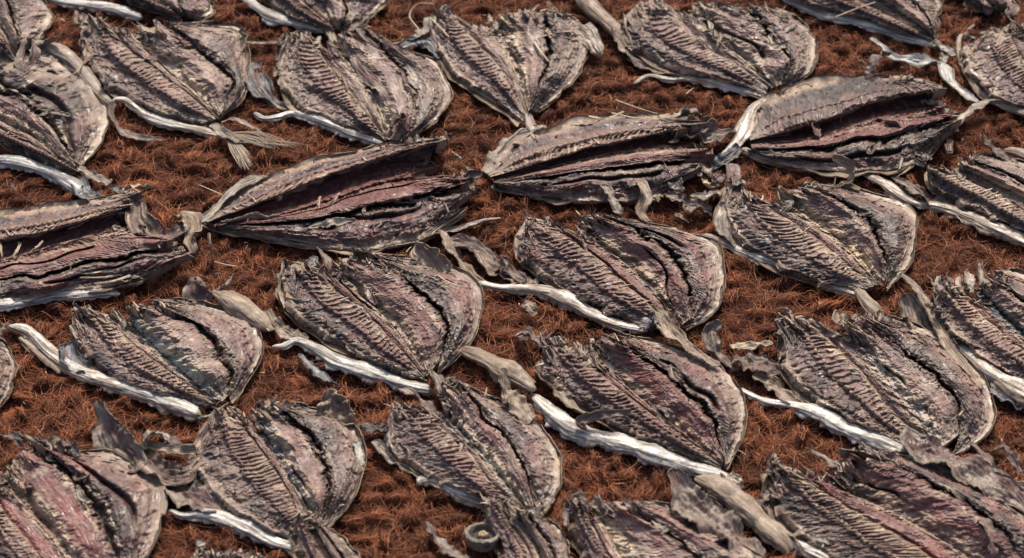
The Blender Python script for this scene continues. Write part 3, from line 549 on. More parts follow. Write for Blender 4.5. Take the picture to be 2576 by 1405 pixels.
def f09():
    R = fish(9, 'long fish lying crosswise in the upper middle, comb of fine ribs along its upper side', 2, [(1080,565),(900,575),(700,570),(450,585),(250,640),(90,700),(-60,850)], [(1010,640),(850,640),(650,680),(450,725),(280,775),(100,830),(-40,870)], [(1070,720),(850,730),(600,755),(330,805),(150,850),(-20,885)], [(1060,775),(850,795),(650,815),(400,845),(150,878),(-20,893)], [(1040,830),(900,925),(780,960),(600,980),(300,980),(100,940),(-30,900)], pale=.35, pink=.35, dark=.75, mar=.65, groove=1.3, cav=1.1, nz=.2, nmem=3, combc=.8, nr=30, cracks=((3.3, .2, .8, .05),))
    strip(R, 'tail_fin', 2, [(-60,850,40,5),(30,740,70,8),(130,650,46,8),(230,620,20,6)], 'grey', 91, cup=.25, twist=(10, 10))
    strip(R, 'gill_plate', 2, [(860,620,40,22),(930,640,74,26),(1020,650,78,24),(1100,650,44,18),(1160,640,14,12)], 'brown', 92, cup=.5, twist=(-20, -10))
    strip(R, 'gill_strip', 2, [(860,575,20,18),(920,540,50,22),(990,560,20,20)], 'grey', 93, twist=(30, 10))
    for k, (x0, y0) in enumerate([(430,550),(560,560)]):
        strip(R, 'torn_strip', 2, [(x0, y0, 5, 12), (x0 + 110, y0 + 10, 7, 16), (x0 + 210, y0 + 8, 4, 14)], 'cream', 94 + k, nw=8)
def f01():
    R = fish(1, 'large grey fish at the left edge with a gaping slit and grey skin roll', 1, [(-180,600),(0,680),(120,735),(250,790),(375,845)], [(-160,540),(0,640),(130,705),(260,770),(378,838)], [(-150,480),(0,590),(150,660),(285,770),(380,830)], [(-120,380),(60,480),(200,560),(300,690),(365,790)], [(60,200),(200,250),(340,340),(450,430),(512,560),(480,690),(395,815)], pale=.15, pink=.35, dark=.95, dkw=1.7, groove=1.9, cracks=((3.42, .3, .95, .06), (3.2, .1, .5, .04)), comb=.6, combc=.2)
    tube(R, 'rolled_skin', 1, [(-120,780,40),(60,790,46),(200,830,46),(330,890,44),(400,940,28)], 'blue', 1)
    strip(R, 'tail_fin', 1, [(380,880,40,8),(410,950,50,8),(470,980,54,6),(570,975,20,4)], 'slate', 11)
    strip(R, 'tail_fin', 1, [(385,820,22,10),(450,860,28,10),(540,900,26,6)], 'grey', 12, twist=(20, 0), stri=.05)
    strip(R, 'fin', 1, [(95,330,16,14),(110,240,26,26),(140,195,30,34),(175,240,30,30),(150,330,20,18)], 'pink', 13, twist=(30, 60), cup=.4)
    tube(R, 'jaw', 1, [(160,210,22,.008),(260,240,44,.006),(360,300,40,.004),(430,380,34),(500,470,26),(560,520,14)], 'grey', 14)
    strip(R, 'torn_strip', 1, [(170,215,14,22),(240,205,20,26),(290,180,8,40)], 'tan', 15, twist=(20, 60))
    strip(R, 'fin', 1, [(60,380,20,22),(180,330,36,20),(300,350,40,14),(430,430,24,10)], 'pink', 16, cup=.3, stri=.04)
def f02():
    R = fish(2, 'big fish at the upper left with a fanned white tail on bare coir', 1, [(380,60),(400,200),(450,330),(590,460),(800,560),(1040,600)], [(500,80),(600,220),(760,340),(900,450),(1060,580)], [(620,130),(740,250),(860,370),(980,470),(1070,575)], [(850,110),(960,230),(1070,310),(1140,400),(1110,520)], [(720,80),(960,115),(1190,140),(1212,280),(1215,410),(1170,500),(1080,585)], pale=.55, pink=.4, dark=.55, combc=.5, cracks=((1.85, .2, .6, .06),))
    tube(R, 'rolled_skin', 1, [(555,520,12,.004),(570,490,18,.01),(630,500,26,.006),(720,565,32),(850,612,34),(980,640,30),(1110,670,22)], 'silver', 2)
    strip(R, 'torn_strip', 1, [(560,500,16,20),(545,560,18,12),(600,640,24,6),(700,675,22,5),(800,690,10,3)], 'brown', 21, twist=(30, 0))
    fan(R, 'tail_fin', 1, (1110, 655), [(1170,820),(1205,835),(1240,825),(1235,760)], 'tan', 22, r0=4.5)
    fan(R, 'tail_fin', 1, (1110, 655), [(1340,735),(1360,720),(1440,725),(1510,708)], 'tan', 23, r0=3.5)
    strip(R, 'tail_stalk', 1, [(1040,610,26,8),(1110,660,30,10),(1170,690,36,10),(1240,690,20,8)], 'grey', 24)
    strip(R, 'fin', 1, [(1190,250,30,14),(1195,180,40,20),(1190,135,10,34)], 'tan', 25, twist=(30, 60))
    strip(R, 'fin', 1, [(1190,205,8,10),(1280,210,10,8),(1360,205,8,6)], 'tan', 27, nw=8)
    strip(R, 'torn_strip', 1, [(1090,600,14,12),(1160,590,14,10),(1290,660,12,4)], 'tan', 26)
    for k in range(7):
        strip(R, 'torn_strip', 1, [(380 + k * 22, 60 + 8 * k, 16, 24), (375 + k * 24, 90 + k * 10, 20, 28), (410 + k * 24, 130 + 8 * k, 9, 24)], ['brown', 'tan', 'grey'][k % 3], 210 + k, twist=(30 * (-1) ** k, 10), nw=10)
def f03():
    R = fish(3, 'grey fish below the top centre with a bright curved silver skin roll', 1, [(1390,150),(1360,320),(1380,430),(1470,530),(1660,600),(1890,700)], [(1490,130),(1570,280),(1670,410),(1770,530),(1895,690)], [(1600,190),(1700,290),(1800,400),(1870,540),(1905,685)], [(1770,130),(1890,260),(1985,370),(2030,490),(2030,600),(1960,690)], [(1850,160),(1960,220),(2100,290),(2190,380),(2202,470),(2130,580),(1990,695)], pale=.75, pink=.2, dark=.5, combc=.3)
    tube(R, 'rolled_skin', 1, [(1245,550,14),(1290,580,22),(1360,575,24),(1440,558,26),(1560,585,40),(1720,650,38),(1890,708,24)], 'white', 3)
    strip(R, 'fin', 1, [(1250,300,34,6),(1260,400,70,6),(1330,490,44,5),(1420,540,16,4)], 'dark', 34, cup=.5)
    tube(R, 'torn_strip', 1, [(1225,330,6),(1250,430,8),(1330,510,9),(1420,550,6)], 'tan', 35)
    strip(R, 'torn_strip', 1, [(1900,670,26,20),(1930,610,34,34),(1985,570,24,44),(1995,640,20,30)], 'maroon', 32, twist=(30, 60))
    strip(R, 'torn_strip', 1, [(1740,210,30,26),(1780,330,44,30),(1880,430,48,30),(1940,520,44,24),(1960,600,20,20)], 'pink', 33, cup=-.4)
    strip(R, 'torn_strip', 1, [(1680,230,14,20),(1730,140,26,28),(1760,110,18,26)], 'brown', 36, twist=(50, 20))
    strip(R, 'fin', 1, [(1970,230,20,16),(2050,200,44,18),(2110,220,40,16),(2150,290,18,12)], 'slate', 37, cup=.3)
def f10():
    R = fish(10, 'crosswise fish left of centre with a deep maroon trough and a tapering left tail', 1, [(2270,645),(2100,680),(1850,725),(1550,800),(1300,895),(1000,1085)], [(2200,700),(2050,722),(1800,796),(1550,882),(1300,982),(1025,1090)], [(2330,835),(2100,865),(1850,905),(1600,990),(1350,1060),(1030,1103)], [(2370,885),(2150,940),(1900,1000),(1700,1045),(1450,1085),(1060,1108)], [(2375,930),(2300,1030),(2150,1130),(1950,1205),(1700,1225),(1400,1180),(1100,1125),(985,1098)], pale=.2, pink=.2, dark=.7, mar=1.0, groove=1.4, cav=1.5, nz=.12, nmem=2, combc=.55, cracks=((2.3, .2, .8, .03), (3.3, .2, .7, .06)))
    strip(R, 'rolled_skin', 1, [(2460,1070,10,6),(2330,1095,24,8),(2100,1165,26,6),(1850,1225,24,5),(1560,1215,22,5),(1250,1160,16,5),(1020,1105,8,5)], 'grey', 101, twist=(-30, -50), cup=.4)
    strip(R, 'tail_fin', 1, [(990,1090,10,8),(1100,980,24,10),(1200,900,30,10),(1310,860,14,8)], 'grey', 102)
    strip(R, 'torn_strip', 1, [(1080,1095,18,16),(1200,1075,28,22),(1330,1065,30,22),(1460,1070,10,16)], 'tan', 103, twist=(50, 60))
    for k, p in enumerate([(1575,970,1550,1030), (1670,955,1610,1010), (1350,940,1370,980), (1790,1015,1800,1060), (2230,740,2245,780), (1030,1110,1040,1270)]):
        strip(R, 'torn_strip', 1, [(p[0], p[1], 5, 32), ((p[0] + p[2]) / 2 + 8, (p[1] + p[3]) / 2, 9, 30), (p[2], p[3], 5, 24 if k < 5 else 2)], 'cream' if k < 5 else 'brown', 104 + k, twist=(20, 50), nw=8)
    strip(R, 'torn_strip', 1, [(2360,850,14,24),(2300,870,30,26),(2290,930,26,20),(2350,900,12,20)], 'dark', 118, twist=(40, 60))
def f11():
    R = fish(11, 'red streaked fish lying crosswise at the left edge with a curled gill cover', 1, [(740,915),(600,960),(350,1005),(100,1045),(-140,1070)], [(640,1010),(500,1055),(300,1115),(100,1160),(-140,1200)], [(650,1090),(450,1165),(200,1240),(0,1290),(-140,1320)], [(940,1205),(700,1235),(450,1290),(200,1345),(0,1375),(-140,1395)], [(950,1265),(780,1340),(560,1400),(300,1440),(0,1490),(-140,1510)], pale=.4, pink=.85, dark=.7, mar=.6, groove=1.2, cav=1.2, nz=.2, nmem=3, combc=.7, cracks=((2.35, .3, .9, .04), (3.35, .2, .7, .05)))
    tube(R, 'rolled_skin', 1, [(-140,1500,40),(100,1485,40),(250,1452,36),(400,1442,34),(520,1435,30),(590,1445,16)], 'white', 111)
    strip(R, 'gill_plate', 1, [(680,990,24,20),(680,1080,60,26),(760,1160,66,22),(850,1160,50,18),(920,1100,30,14)], 'brown', 112, cup=.7, twist=(-20, 10))
    strip(R, 'gill_strip', 1, [(850,1060,20,20),(920,1050,44,26),(950,1110,44,24),(930,1180,30,18),(960,1240,18,10)], 'tan', 113, twist=(30, -30))
    strip(R, 'gill_strip', 1, [(560,1120,16,20),(590,1170,30,24),(650,1180,24,20),(760,1200,22,18),(860,1180,26,20)], 'pink', 114, twist=(0, 30))
    strip(R, 'torn_strip', 1, [(620,930,30,16),(680,920,36,26),(750,920,12,20)], 'cream', 115, twist=(20, 60))
    for k, p in enumerate([(560,1320,350,1340), (600,1345,390,1360), (640,1350,460,1390), (0,1180,10,1260), (100,1190,60,1260), (210,1180,150,1230)]):
        strip(R, 'bone_splinter', 1, [(p[0], p[1], 5, 24), ((p[0] + p[2]) / 2, (p[1] + p[3]) / 2 + 8, 5, 27), (p[2], p[3], 2, 24)], 'cream', 116 + k, nw=8, mat=M_BONE)
    for k in range(9):
        strip(R, 'torn_strip', 1, [(560 + 30 * k, 1400 - 14 * k, 14, 12), (600 + 30 * k, 1380 - 16 * k, 22, 22), (650 + 30 * k, 1390 - 16 * k, 10, 8)], ['grey', 'dark', 'tan'][k % 3], 130 + k, twist=(40 * (-1) ** k, 20), nw=12)
def f12():
    R = fish(12, 'fish at the left with wide pale blue seam and tan beak at its right', 3, [(290,150),(350,260),(400,370),(520,500),(720,580),(1010,655)], [(440,160),(580,290),(720,420),(880,530),(1050,645)], [(580,150),(680,290),(820,420),(950,540),(1080,645)], [(780,160),(970,260),(1080,370),(1145,480),(1125,600)], [(620,105),(850,135),(1080,185),(1235,280),(1262,400),(1215,520),(1130,645)], pale=.55, pink=.5, dark=.45, combc=.75, seamcol=lin(158, 164, 158), seamw=1.6, groove=1.2)
    tube(R, 'rolled_skin', 3, [(45,262,18,.006),(140,295,32,.004),(250,400,34),(370,480,36),(520,535,46),(700,590,46),(850,645,48),(985,700,40)], 'silver', 12)
    tube(R, 'jaw', 3, [(100,320,16),(200,410,20),(300,497,8)], 'tan', 121)
    tube(R, 'jaw', 3, [(1050,95,26,.012),(1120,130,48,.008),(1210,190,54,.004),(1280,250,40),(1325,285,12)], 'tan', 122, lip=.15)
    strip(R, 'fin', 3, [(1020,150,50,10),(950,100,60,18),(960,40,46,28),(1010,70,30,26)], 'pink', 123, twist=(20, 50))
    strip(R, 'fin', 3, [(1060,90,18,16),(1110,60,22,24),(1145,5,5,34)], 'grey', 124, twist=(30, 60))
    strip(R, 'gill_strip', 3, [(330,350,44,8),(370,440,60,8),(450,500,34,6)], 'slate', 125, cup=.4)
def f13():
    R = fish(13, 'dark glossy fish in the middle left with a snow white skin roll', 3, [(1375,-60),(1370,90),(1440,210),(1600,320),(1800,430),(2090,540)], [(1500,-65),(1620,70),(1780,200),(1920,340),(2080,510)], [(1580,-80),(1700,60),(1850,180),(1970,320),(2095,510)], [(1830,-100),(1990,40),(2120,150),(2195,270),(2160,430)], [(1640,-140),(2000,-60),(2200,-20),(2335,60),(2362,160),(2330,300),(2240,420),(2140,515)], pale=.25, pink=.75, dark=.95, mar=.25, combc=.55, groove=1.2, pits=1.0, cracks=((1.9, .1, .5, .07), (2.25, .15, .55, .04)))
    tube(R, 'rolled_skin', 3, [(1335,365,12,.004),(1390,362,18,.004),(1460,335,24,.004),(1560,380,38),(1660,440,46),(1800,485,48),(1950,540,42),(2120,580,26)], 'white', 131)
    strip(R, 'fin', 3, [(1300,190,24,10),(1340,260,36,10),(1420,310,36,8),(1510,330,20,6)], 'tan', 132, cup=.5)
    strip(R, 'fin', 3, [(1475,400,14,8),(1540,470,26,6),(1600,530,22,4),(1665,555,8,3)], 'slate', 133, twist=(30, 10))
    strip(R, 'fin', 3, [(2180,10,60,14),(2110,-60,66,22),(2050,-110,44,30),(2040,-145,12,34)], 'tan', 134, twist=(20, 40))
    strip(R, 'torn_strip', 3, [(1560,-120,14,22),(1600,-60,30,30),(1600,20,34,28),(1650,110,16,20)], 'brown', 135, twist=(50, 30))
    strip(R, 'torn_strip', 3, [(1540,-80,20,22),(1550,0,30,26),(1560,60,16,20)], 'slate', 136, twist=(20, 30))
def f14():
    R = fish(14, 'dark purple fish in the centre, white flakes on its brown skin roll', 2, [(70,1055),(45,1170),(140,1300),(300,1410),(480,1510),(720,1605)], [(180,1055),(330,1170),(500,1290),(650,1430),(860,1595)], [(330,1030),(460,1160),(620,1290),(770,1430),(890,1600)], [(520,1050),(720,1150),(850,1260),(930,1400),(945,1560)], [(390,1015),(600,1075),(840,1115),(1040,1185),(1088,1300),(1080,1460),(1020,1560),(905,1612)], pale=.15, pink=.75, dark=.9, mar=.3, combc=.5, pits=1.3, cracks=((2.5, .4, .9, .025), (3.25, .1, .55, .05)), seamcol=TAN)
    tube(R, 'rolled_skin', 2, [(-100,1385,24,.003),(0,1410,24,.002),(110,1415,32),(210,1425,48),(330,1465,50),(450,1535,42),(580,1590,36),(730,1625,24)], 'silver', 141)
    strip(R, 'fin', 2, [(640,915,24,30),(690,895,30,36),(725,960,30,30),(695,1050,26,16),(780,1120,22,14),(900,1175,18,14),(1010,1220,12,14)], 'tan', 142, twist=(20, 0), cup=.3)
    strip(R, 'fin', 2, [(525,905,24,30),(555,970,30,24),(590,1050,22,12)], 'grey', 143, stri=.08, twist=(20, 10))
    strip(R, 'fin', 2, [(-280,1130,20,20),(-250,1190,36,18),(-200,1260,34,10),(-130,1350,22,6),(-60,1400,16,5)], 'tan', 144, twist=(20, 0))
    strip(R, 'gill_strip', 2, [(-250,1170,20,14),(-170,1190,60,14),(-90,1230,40,10),(-40,1290,60,8),(40,1330,50,8),(130,1380,20,6)], 'brown', 145, twist=(10, 0))
    strip(R, 'gill_strip', 2, [(0,1290,30,5),(60,1350,56,5),(180,1400,36,5)], 'pink', 146)
def f15():
    R = fish(15, 'fish right of the centre with a yellow white fringe down its middle', 2, [(1140,815),(1100,1000),(1140,1140),(1300,1270),(1500,1360),(1770,1430)], [(1210,950),(1370,1060),(1550,1180),(1700,1300),(1850,1400)], [(1340,920),(1500,1050),(1650,1160),(1780,1290),(1880,1400)], [(1560,920),(1740,1030),(1830,1120),(1890,1240),(1905,1350)], [(1400,885),(1620,895),(1830,955),(1980,995),(2052,1100),(2030,1220),(1965,1330),(1890,1415)], pale=.3, pink=.8, dark=.9, combc=.8, pits=1.3, seamcol=CREAM, seamw=1.2)
    tube(R, 'rolled_skin', 2, [(990,1150,16),(1050,1170,28),(1180,1225,30),(1300,1270,36),(1450,1320,40),(1600,1390,36),(1780,1450,24)], 'silver', 151)
    strip(R, 'fin', 2, [(1640,920,36,8),(1720,890,30,24),(1735,830,28,38),(1690,790,26,44),(1640,775,12,40)], 'tan', 152, twist=(20, 60), cup=.5)
    strip(R, 'gill_strip', 2, [(1120,1000,44,22),(1110,1100,50,18),(1160,1180,40,10),(1270,1240,20,8)], 'grey', 153)
    tube(R, 'jaw', 2, [(1140,810,26,.02),(1150,870,34,.018),(1150,930,34,.014),(1130,980,26,.012)], 'brown', 154)
    rs = np.random.RandomState(15)
    for k, (x, y, w, h, x2, y2, st) in enumerate([(800,800,18,30,830,880,'brown'),(830,880,36,20,900,940,'grey'),(880,860,40,18,980,820,'slate'),(990,800,34,16,1060,870,'tan'),(1000,860,18,14,1050,930,'cream'),(820,950,40,14,930,1000,'brown'),(900,1010,56,10,1040,1040,'pink'),(940,960,34,14,1090,940,'grey'),(1060,920,28,14,1110,860,'brown'),(860,1050,9,12,930,1090,'tan')]):
        strip(R, 'torn_strip', 2, [(x, y, w * .6, h), ((x + x2) / 2 + rs.normal(0, 8), (y + y2) / 2 + rs.normal(0, 8), w, h + 8), (x2, y2, w * .5, h - 4)], st, 155 + k, twist=(rs.uniform(-40, 40), rs.uniform(-40, 40)))
def f16():
    R = fish(16, 'cream ribbed fish at the right edge with a long wrinkled grey white skin roll', 2, [(2060,830),(2110,910),(2250,990),(2420,1070),(2680,1190)], [(2130,800),(2250,870),(2400,940),(2550,1030),(2750,1160)], [(2180,790),(2340,865),(2480,930),(2620,1020),(2780,1140)], [(2320,790),(2460,840),(2600,920),(2740,1010),(2820,1120)], [(2200,750),(2400,765),(2600,820),(2800,900),(2900,1020),(2850,1150)], pale=.6, pink=.6, dark=.45, combc=1.0)
    tube(R, 'rolled_skin', 2, [(1785,830,18),(1820,860,30),(1900,905,38),(2030,990,30),(2180,1020,36),(2400,1100,48),(2640,1210,50)], 'silver', 161)
    strip(R, 'gill_strip', 2, [(1930,870,20,10),(2020,920,44,10),(2120,980,44,8),(2200,1010,20,6)], 'brown', 162, cup=.4)
    strip(R, 'fin', 2, [(2370,640,8,40),(2390,700,34,26),(2450,760,46,16),(2560,830,24,10)], 'brown', 163, twist=(40, 10))
    tube(R, 'jaw', 2, [(2490,735,22),(2560,750,46),(2640,790,46)], 'tan', 164)
def f17():
    R = fish(17, 'broad fish at the lower left with a curled head and white skin roll beneath', 3, [(990,655),(950,850),(960,970),(1060,1120),(1250,1230),(1490,1345)], [(1110,645),(1230,820),(1350,980),(1430,1130),(1510,1300)], [(1190,635),(1330,840),(1420,1000),(1500,1130),(1560,1270)], [(1340,640),(1490,760),(1590,920),(1625,1060),(1575,1210)], [(1190,595),(1450,655),(1700,715),(1775,860),(1782,980),(1720,1120),(1580,1268)], pale=.5, pink=.5, dark=.55, combc=.65, seamcol=lin(140, 140, 138), nr=32, cracks=((2.2, .5, .75, .03),))
    tube(R, 'rolled_skin', 3, [(825,1165,8),(900,1195,20),(1000,1185,34),(1100,1205,40),(1220,1255,42),(1330,1315,40),(1460,1360,26)], 'white', 171)
    strip(R, 'gill_strip', 3, [(820,1040,30,6),(900,1090,70,8),(1020,1140,60,8),(1150,1180,24,6)], 'pink', 172)
    strip(R, 'head_bone', 3, [(960,870,24,26),(860,870,20,26),(760,850,22,24),(700,850,22,16)], 'tan', 173, twist=(30, 10))
    strip(R, 'gill_plate', 3, [(690,840,24,14),(715,920,50,14),(790,990,64,12),(900,1000,50,12),(970,940,24,16)], 'brown', 174, cup=.6)
    strip(R, 'head_bone', 3, [(700,830,20,24),(730,795,34,34),(800,800,30,32),(830,840,14,26)], 'grey', 175, twist=(30, 50))
    tube(R, 'eye', 3, [(800,850,14,.01),(850,845,40,.008),(900,860,14,.006)], 'dark', 176, lip=0)
    strip(R, 'fin', 3, [(1640,760,100,12),(1640,690,90,20),(1625,620,50,32),(1610,578,16,40)], 'tan', 177, twist=(10, 30), cup=.25)
    strip(R, 'torn_strip', 3, [(1745,830,16,16),(1765,890,18,16),(1775,950,10,12)], 'white', 178)
    strip(R, 'gill_strip', 3, [(1770,740,16,12),(1830,770,34,10),(1900,790,26,10)], 'dark', 179, twist=(20, 30))
def f18():
    R = fish(18, 'fish low in the centre between two fish, pale ribbed with a short skin roll', 3, [(1905,640),(1888,780),(1960,900),(2090,985),(2260,1080),(2450,1160)], [(1990,620),(2150,760),(2310,920),(2430,1060),(2560,1190)], [(2090,620),(2240,760),(2390,920),(2500,1060),(2610,1190)], [(2210,500),(2370,680),(2490,820),(2570,950),(2620,1120)], [(2170,490),(2400,610),(2600,730),(2700,840),(2738,950),(2722,1080),(2640,1195)], pale=.55, pink=.55, dark=.5, combc=.6, seamcol=lin(160, 156, 145), groove=.9)
    tube(R, 'rolled_skin', 3, [(2045,1040,20),(2080,1020,30),(2160,1025,36),(2260,1080,40),(2400,1135,38),(2480,1165,22)], 'silver', 181)
    strip(R, 'gill_strip', 3, [(1830,830,14,8),(1900,880,34,8),(1990,950,36,6),(2090,1010,16,6)], 'grey', 182, cup=.5)
    strip(R, 'fin', 3, [(2600,740,40,14),(2540,650,64,20),(2480,570,44,28),(2470,470,16,44)], 'tan', 183, twist=(-20, -40))
    tube(R, 'jaw', 3, [(2262,375,20,.002),(2330,405,40,.004),(2420,450,52,.006),(2530,510,50,.008),(2620,570,30,.008)], 'tan', 184, lip=.15)
    strip(R, 'torn_strip', 3, [(1900,600,16,24),(1960,580,30,28),(2060,620,34,28),(2150,720,22,26)], 'brown', 185, twist=(40, 10))
    strip(R, 'torn_strip', 3, [(2120,480,20,20),(2150,540,34,26),(2180,600,30,24),(2260,700,16,24)], 'brown', 186, twist=(40, 20))
def f19():
    R = fish(19, 'large maroon fish in the lower middle with the widest bright silver skin roll', 4, [(145,310),(190,450),(280,560),(430,670),(720,820),(1090,970)], [(280,300),(420,440),(600,590),(800,740),(1085,940)], [(350,290),(520,460),(700,620),(900,780),(1098,950)], [(580,320),(760,450),(930,600),(1050,740),(1105,890)], [(400,270),(650,325),(900,385),(1100,495),(1195,650),(1192,760),(1145,880),(1110,965)], pale=.2, pink=.85, dark=.8, combc=.5, pits=.8, groove=1.5, nr=32, cracks=((3.35, .3, .75, .05), (1.9, .1, .35, .07)), mar=.4)
    tube(R, 'rolled_skin', 4, [(165,600,26),(260,690,46),(380,780,52),(520,820,60),(700,870,64),(900,945,50),(1050,990,36),(1140,1015,18)], 'white', 191)
    strip(R, 'fin', 4, [(650,690,8,28),(560,692,16,32),(460,708,22,30),(395,738,22,26),(430,765,14,22)], 'brown', 192, twist=(30, 60), cup=.5)
    strip(R, 'fin', 4, [(745,165,16,44),(790,210,46,34),(860,310,44,26),(960,390,30,22),(1080,460,16,20)], 'tan', 193, twist=(10, 0))
    strip(R, 'fin', 4, [(720,280,14,20),(740,240,40,26),(790,250,40,24)], 'slate', 194, twist=(40, 30))
    strip(R, 'tail_fin', 4, [(1100,990,26,8),(1160,1030,30,8),(1190,1060,14,5)], 'grey', 195)
    strip(R, 'torn_strip', 4, [(85,310,14,20),(140,290,30,26),(200,330,30,26),(260,400,14,24)], 'brown', 196, twist=(30, 0))
    for k in range(7):
        strip(R, 'torn_strip', 4, [(230 + k * 38, 310 + k * 12, 16, 24), (260 + k * 38, 360 + k * 14, 22, 28), (310 + k * 36, 400 + k * 16, 10, 20)], ['tan', 'grey', 'brown'][k % 3], 900 + k, twist=(45 * (-1) ** k, 0), nw=12)
    strip(R, 'gill_strip', 4, [(180,480,14,12),(260,560,24,14),(350,650,26,14),(440,700,12,14)], 'tan', 197, twist=(30, 30))
def f20():
    R = fish(20, 'fish at the right with a saw-toothed cream comb of ribs and a wide silver roll', 4, [(1310,195),(1385,330),(1400,480),(1560,640),(1780,760),(2010,860)], [(1450,200),(1640,370),(1790,520),(1910,680),(2060,810)], [(1640,240),(1800,380),(1930,560),(2080,720),(2160,870)], [(1810,230),(1970,380),(2120,490),(2235,610),(2265,790)], [(1700,180),(1950,235),(2150,325),(2335,490),(2415,640),(2418,760),(2335,840),(2230,905)], pale=.35, pink=.65, dark=.75, combc=.85, pits=.5, cracks=((2.15, .35, .6, .04),), seamcol=lin(175, 165, 155), seamw=1.4)
    tube(R, 'rolled_skin', 4, [(1170,570,16),(1300,630,22),(1440,655,30),(1580,700,52),(1700,765,56),(1850,825,54),(1990,890,40)], 'white', 201)
    strip(R, 'gill_strip', 4, [(1090,245,16,36),(1035,290,34,26),(1050,380,40,16),(1120,440,34,10),(1170,480,14,8)], 'brown', 202, twist=(40, 0))
    strip(R, 'fin', 4, [(1140,365,16,10),(1240,355,24,10),(1340,345,16,10)], 'cream', 203, stri=.1)
    strip(R, 'gill_plate', 4, [(1150,430,40,10),(1230,440,64,12),(1320,470,54,12),(1380,500,24,10)], 'brown', 204)
    strip(R, 'gill_strip', 4, [(1250,500,16,8),(1340,550,36,8),(1430,620,36,8),(1520,660,16,6)], 'tan', 205, cup=.4)
    strip(R, 'head_bone', 4, [(1975,10,16,40),(2050,80,28,30),(2120,200,26,22),(2190,340,22,18),(2290,470,18,18),(2370,570,12,18)], 'tan', 206, twist=(30, 0))
    strip(R, 'gill_plate', 4, [(2000,110,30,14),(2050,220,80,12),(2130,330,80,10),(2250,450,40,8)], 'brown', 207, cup=.4)
    tube(R, 'jaw', 4, [(1765,90,24,.012),(1800,140,34,.01),(1850,195,38,.006),(1895,250,20,.004)], 'tan', 208, lip=.1)
    for k in range(8):
        strip(R, 'torn_strip', 4, [(1650 + k * 36, 190 + (k % 3) * 16, 14, 30), (1680 + k * 32, 220 + (k % 2) * 20, 20, 32), (1700 + k * 34, 270, 10, 24)], ['tan', 'brown', 'dark'][k % 3], 920 + k, twist=(50 * (-1) ** k, 0), nw=12)
def f21():
    R = fish(21, 'striped fish cut by the right edge with hollow blue grey seam and flaking roll', 4, [(2095,30),(2130,180),(2250,330),(2400,450),(2650,580)], [(2200,50),(2350,200),(2500,330),(2720,500)], [(2300,40),(2430,170),(2570,300),(2740,480)], [(2430,20),(2560,130),(2700,260),(2800,430)], [(2300,-20),(2520,0),(2750,100),(2900,260),(2870,450)], pale=.3, pink=.85, dark=.6, combc=.85, seamcol=lin(88, 96, 96), seamw=2.0)
    tube(R, 'rolled_skin', 4, [(2262,360,24),(2330,420,46),(2430,500,56),(2560,580,64),(2700,650,64)], 'silver', 211)
    strip(R, 'torn_strip', 4, [(2350,560,20,5),(2450,600,34,5),(2576,650,30,5)], 'slate', 212)
    for k in range(6):
        strip(R, 'torn_strip', 4, [(2110 + k * 46, 20 - 6 * k, 14, 26), (2130 + k * 46, 50 - 4 * k, 20, 30), (2150 + k * 46, 110, 9, 24)], ['tan', 'grey', 'brown'][k % 3], 940 + k, twist=(50 * (-1) ** k, 0), nw=12)
def f29():
    fish(29, 'smooth rounded edge of a fish cut off by the left edge, halfway down', 3, [(-300,300),(-300,450),(-220,600),(-100,690)], [(-240,300),(-220,450),(-170,600),(-95,685)], [(-180,290),(-150,450),(-120,600),(-90,680)], [(-120,280),(-90,450),(-85,600),(-85,675)], [(-60,280),(20,350),(72,450),(62,550),(0,640),(-80,690)], pale=.7, pink=.5, dark=.2)
    scrap('small tan triangular skin tip at the left edge above the rounded fish', 3, [(-40,330,40,8),(-10,290,30,12),(40,245,8,20)], 'tan', 291)
def f22():
    R = fish(22, 'big rosy red fish in the bottom left corner with a wide black gash', 3, [(-220,1000),(-180,1200),(-50,1400),(120,1540)], [(-110,980),(10,1180),(140,1340),(280,1520)], [(-20,960),(120,1130),(270,1290),(420,1500)], [(190,830),(350,1000),(480,1180),(600,1440)], [(30,780),(330,870),(600,900),(760,990),(805,1080),(790,1200),(740,1340),(660,1470)], pale=.15, pink=1.0, dark=.85, dkw=1.5, groove=2.2, combc=.7, mar=.25, cracks=((3.5, .25, .8, .04), (2.12, .2, .6, .06)))
    strip(R, 'fin', 3, [(700,960,40,16),(600,900,100,18),(530,800,80,24),(510,710,46,34),(480,635,16,46)], 'pink', 221, twist=(10, 30))
    tube(R, 'rolled_skin', 3, [(560,870,14,.012),(660,930,22,.01),(770,1020,24,.008),(800,1100,20,.008),(795,1200,16,.006)], 'tan', 222, lip=0)
    for k in range(8):
        strip(R, 'torn_strip', 3, [(10 + k * 46, 790 + k * 6, 16, 30), (50 + k * 46, 800 + k * 6, 22, 34), (80 + k * 46, 840 + k * 8, 10, 26)], ['brown', 'dark', 'tan'][k % 3], 960 + k, twist=(50 * (-1) ** k, 0), nw=12)
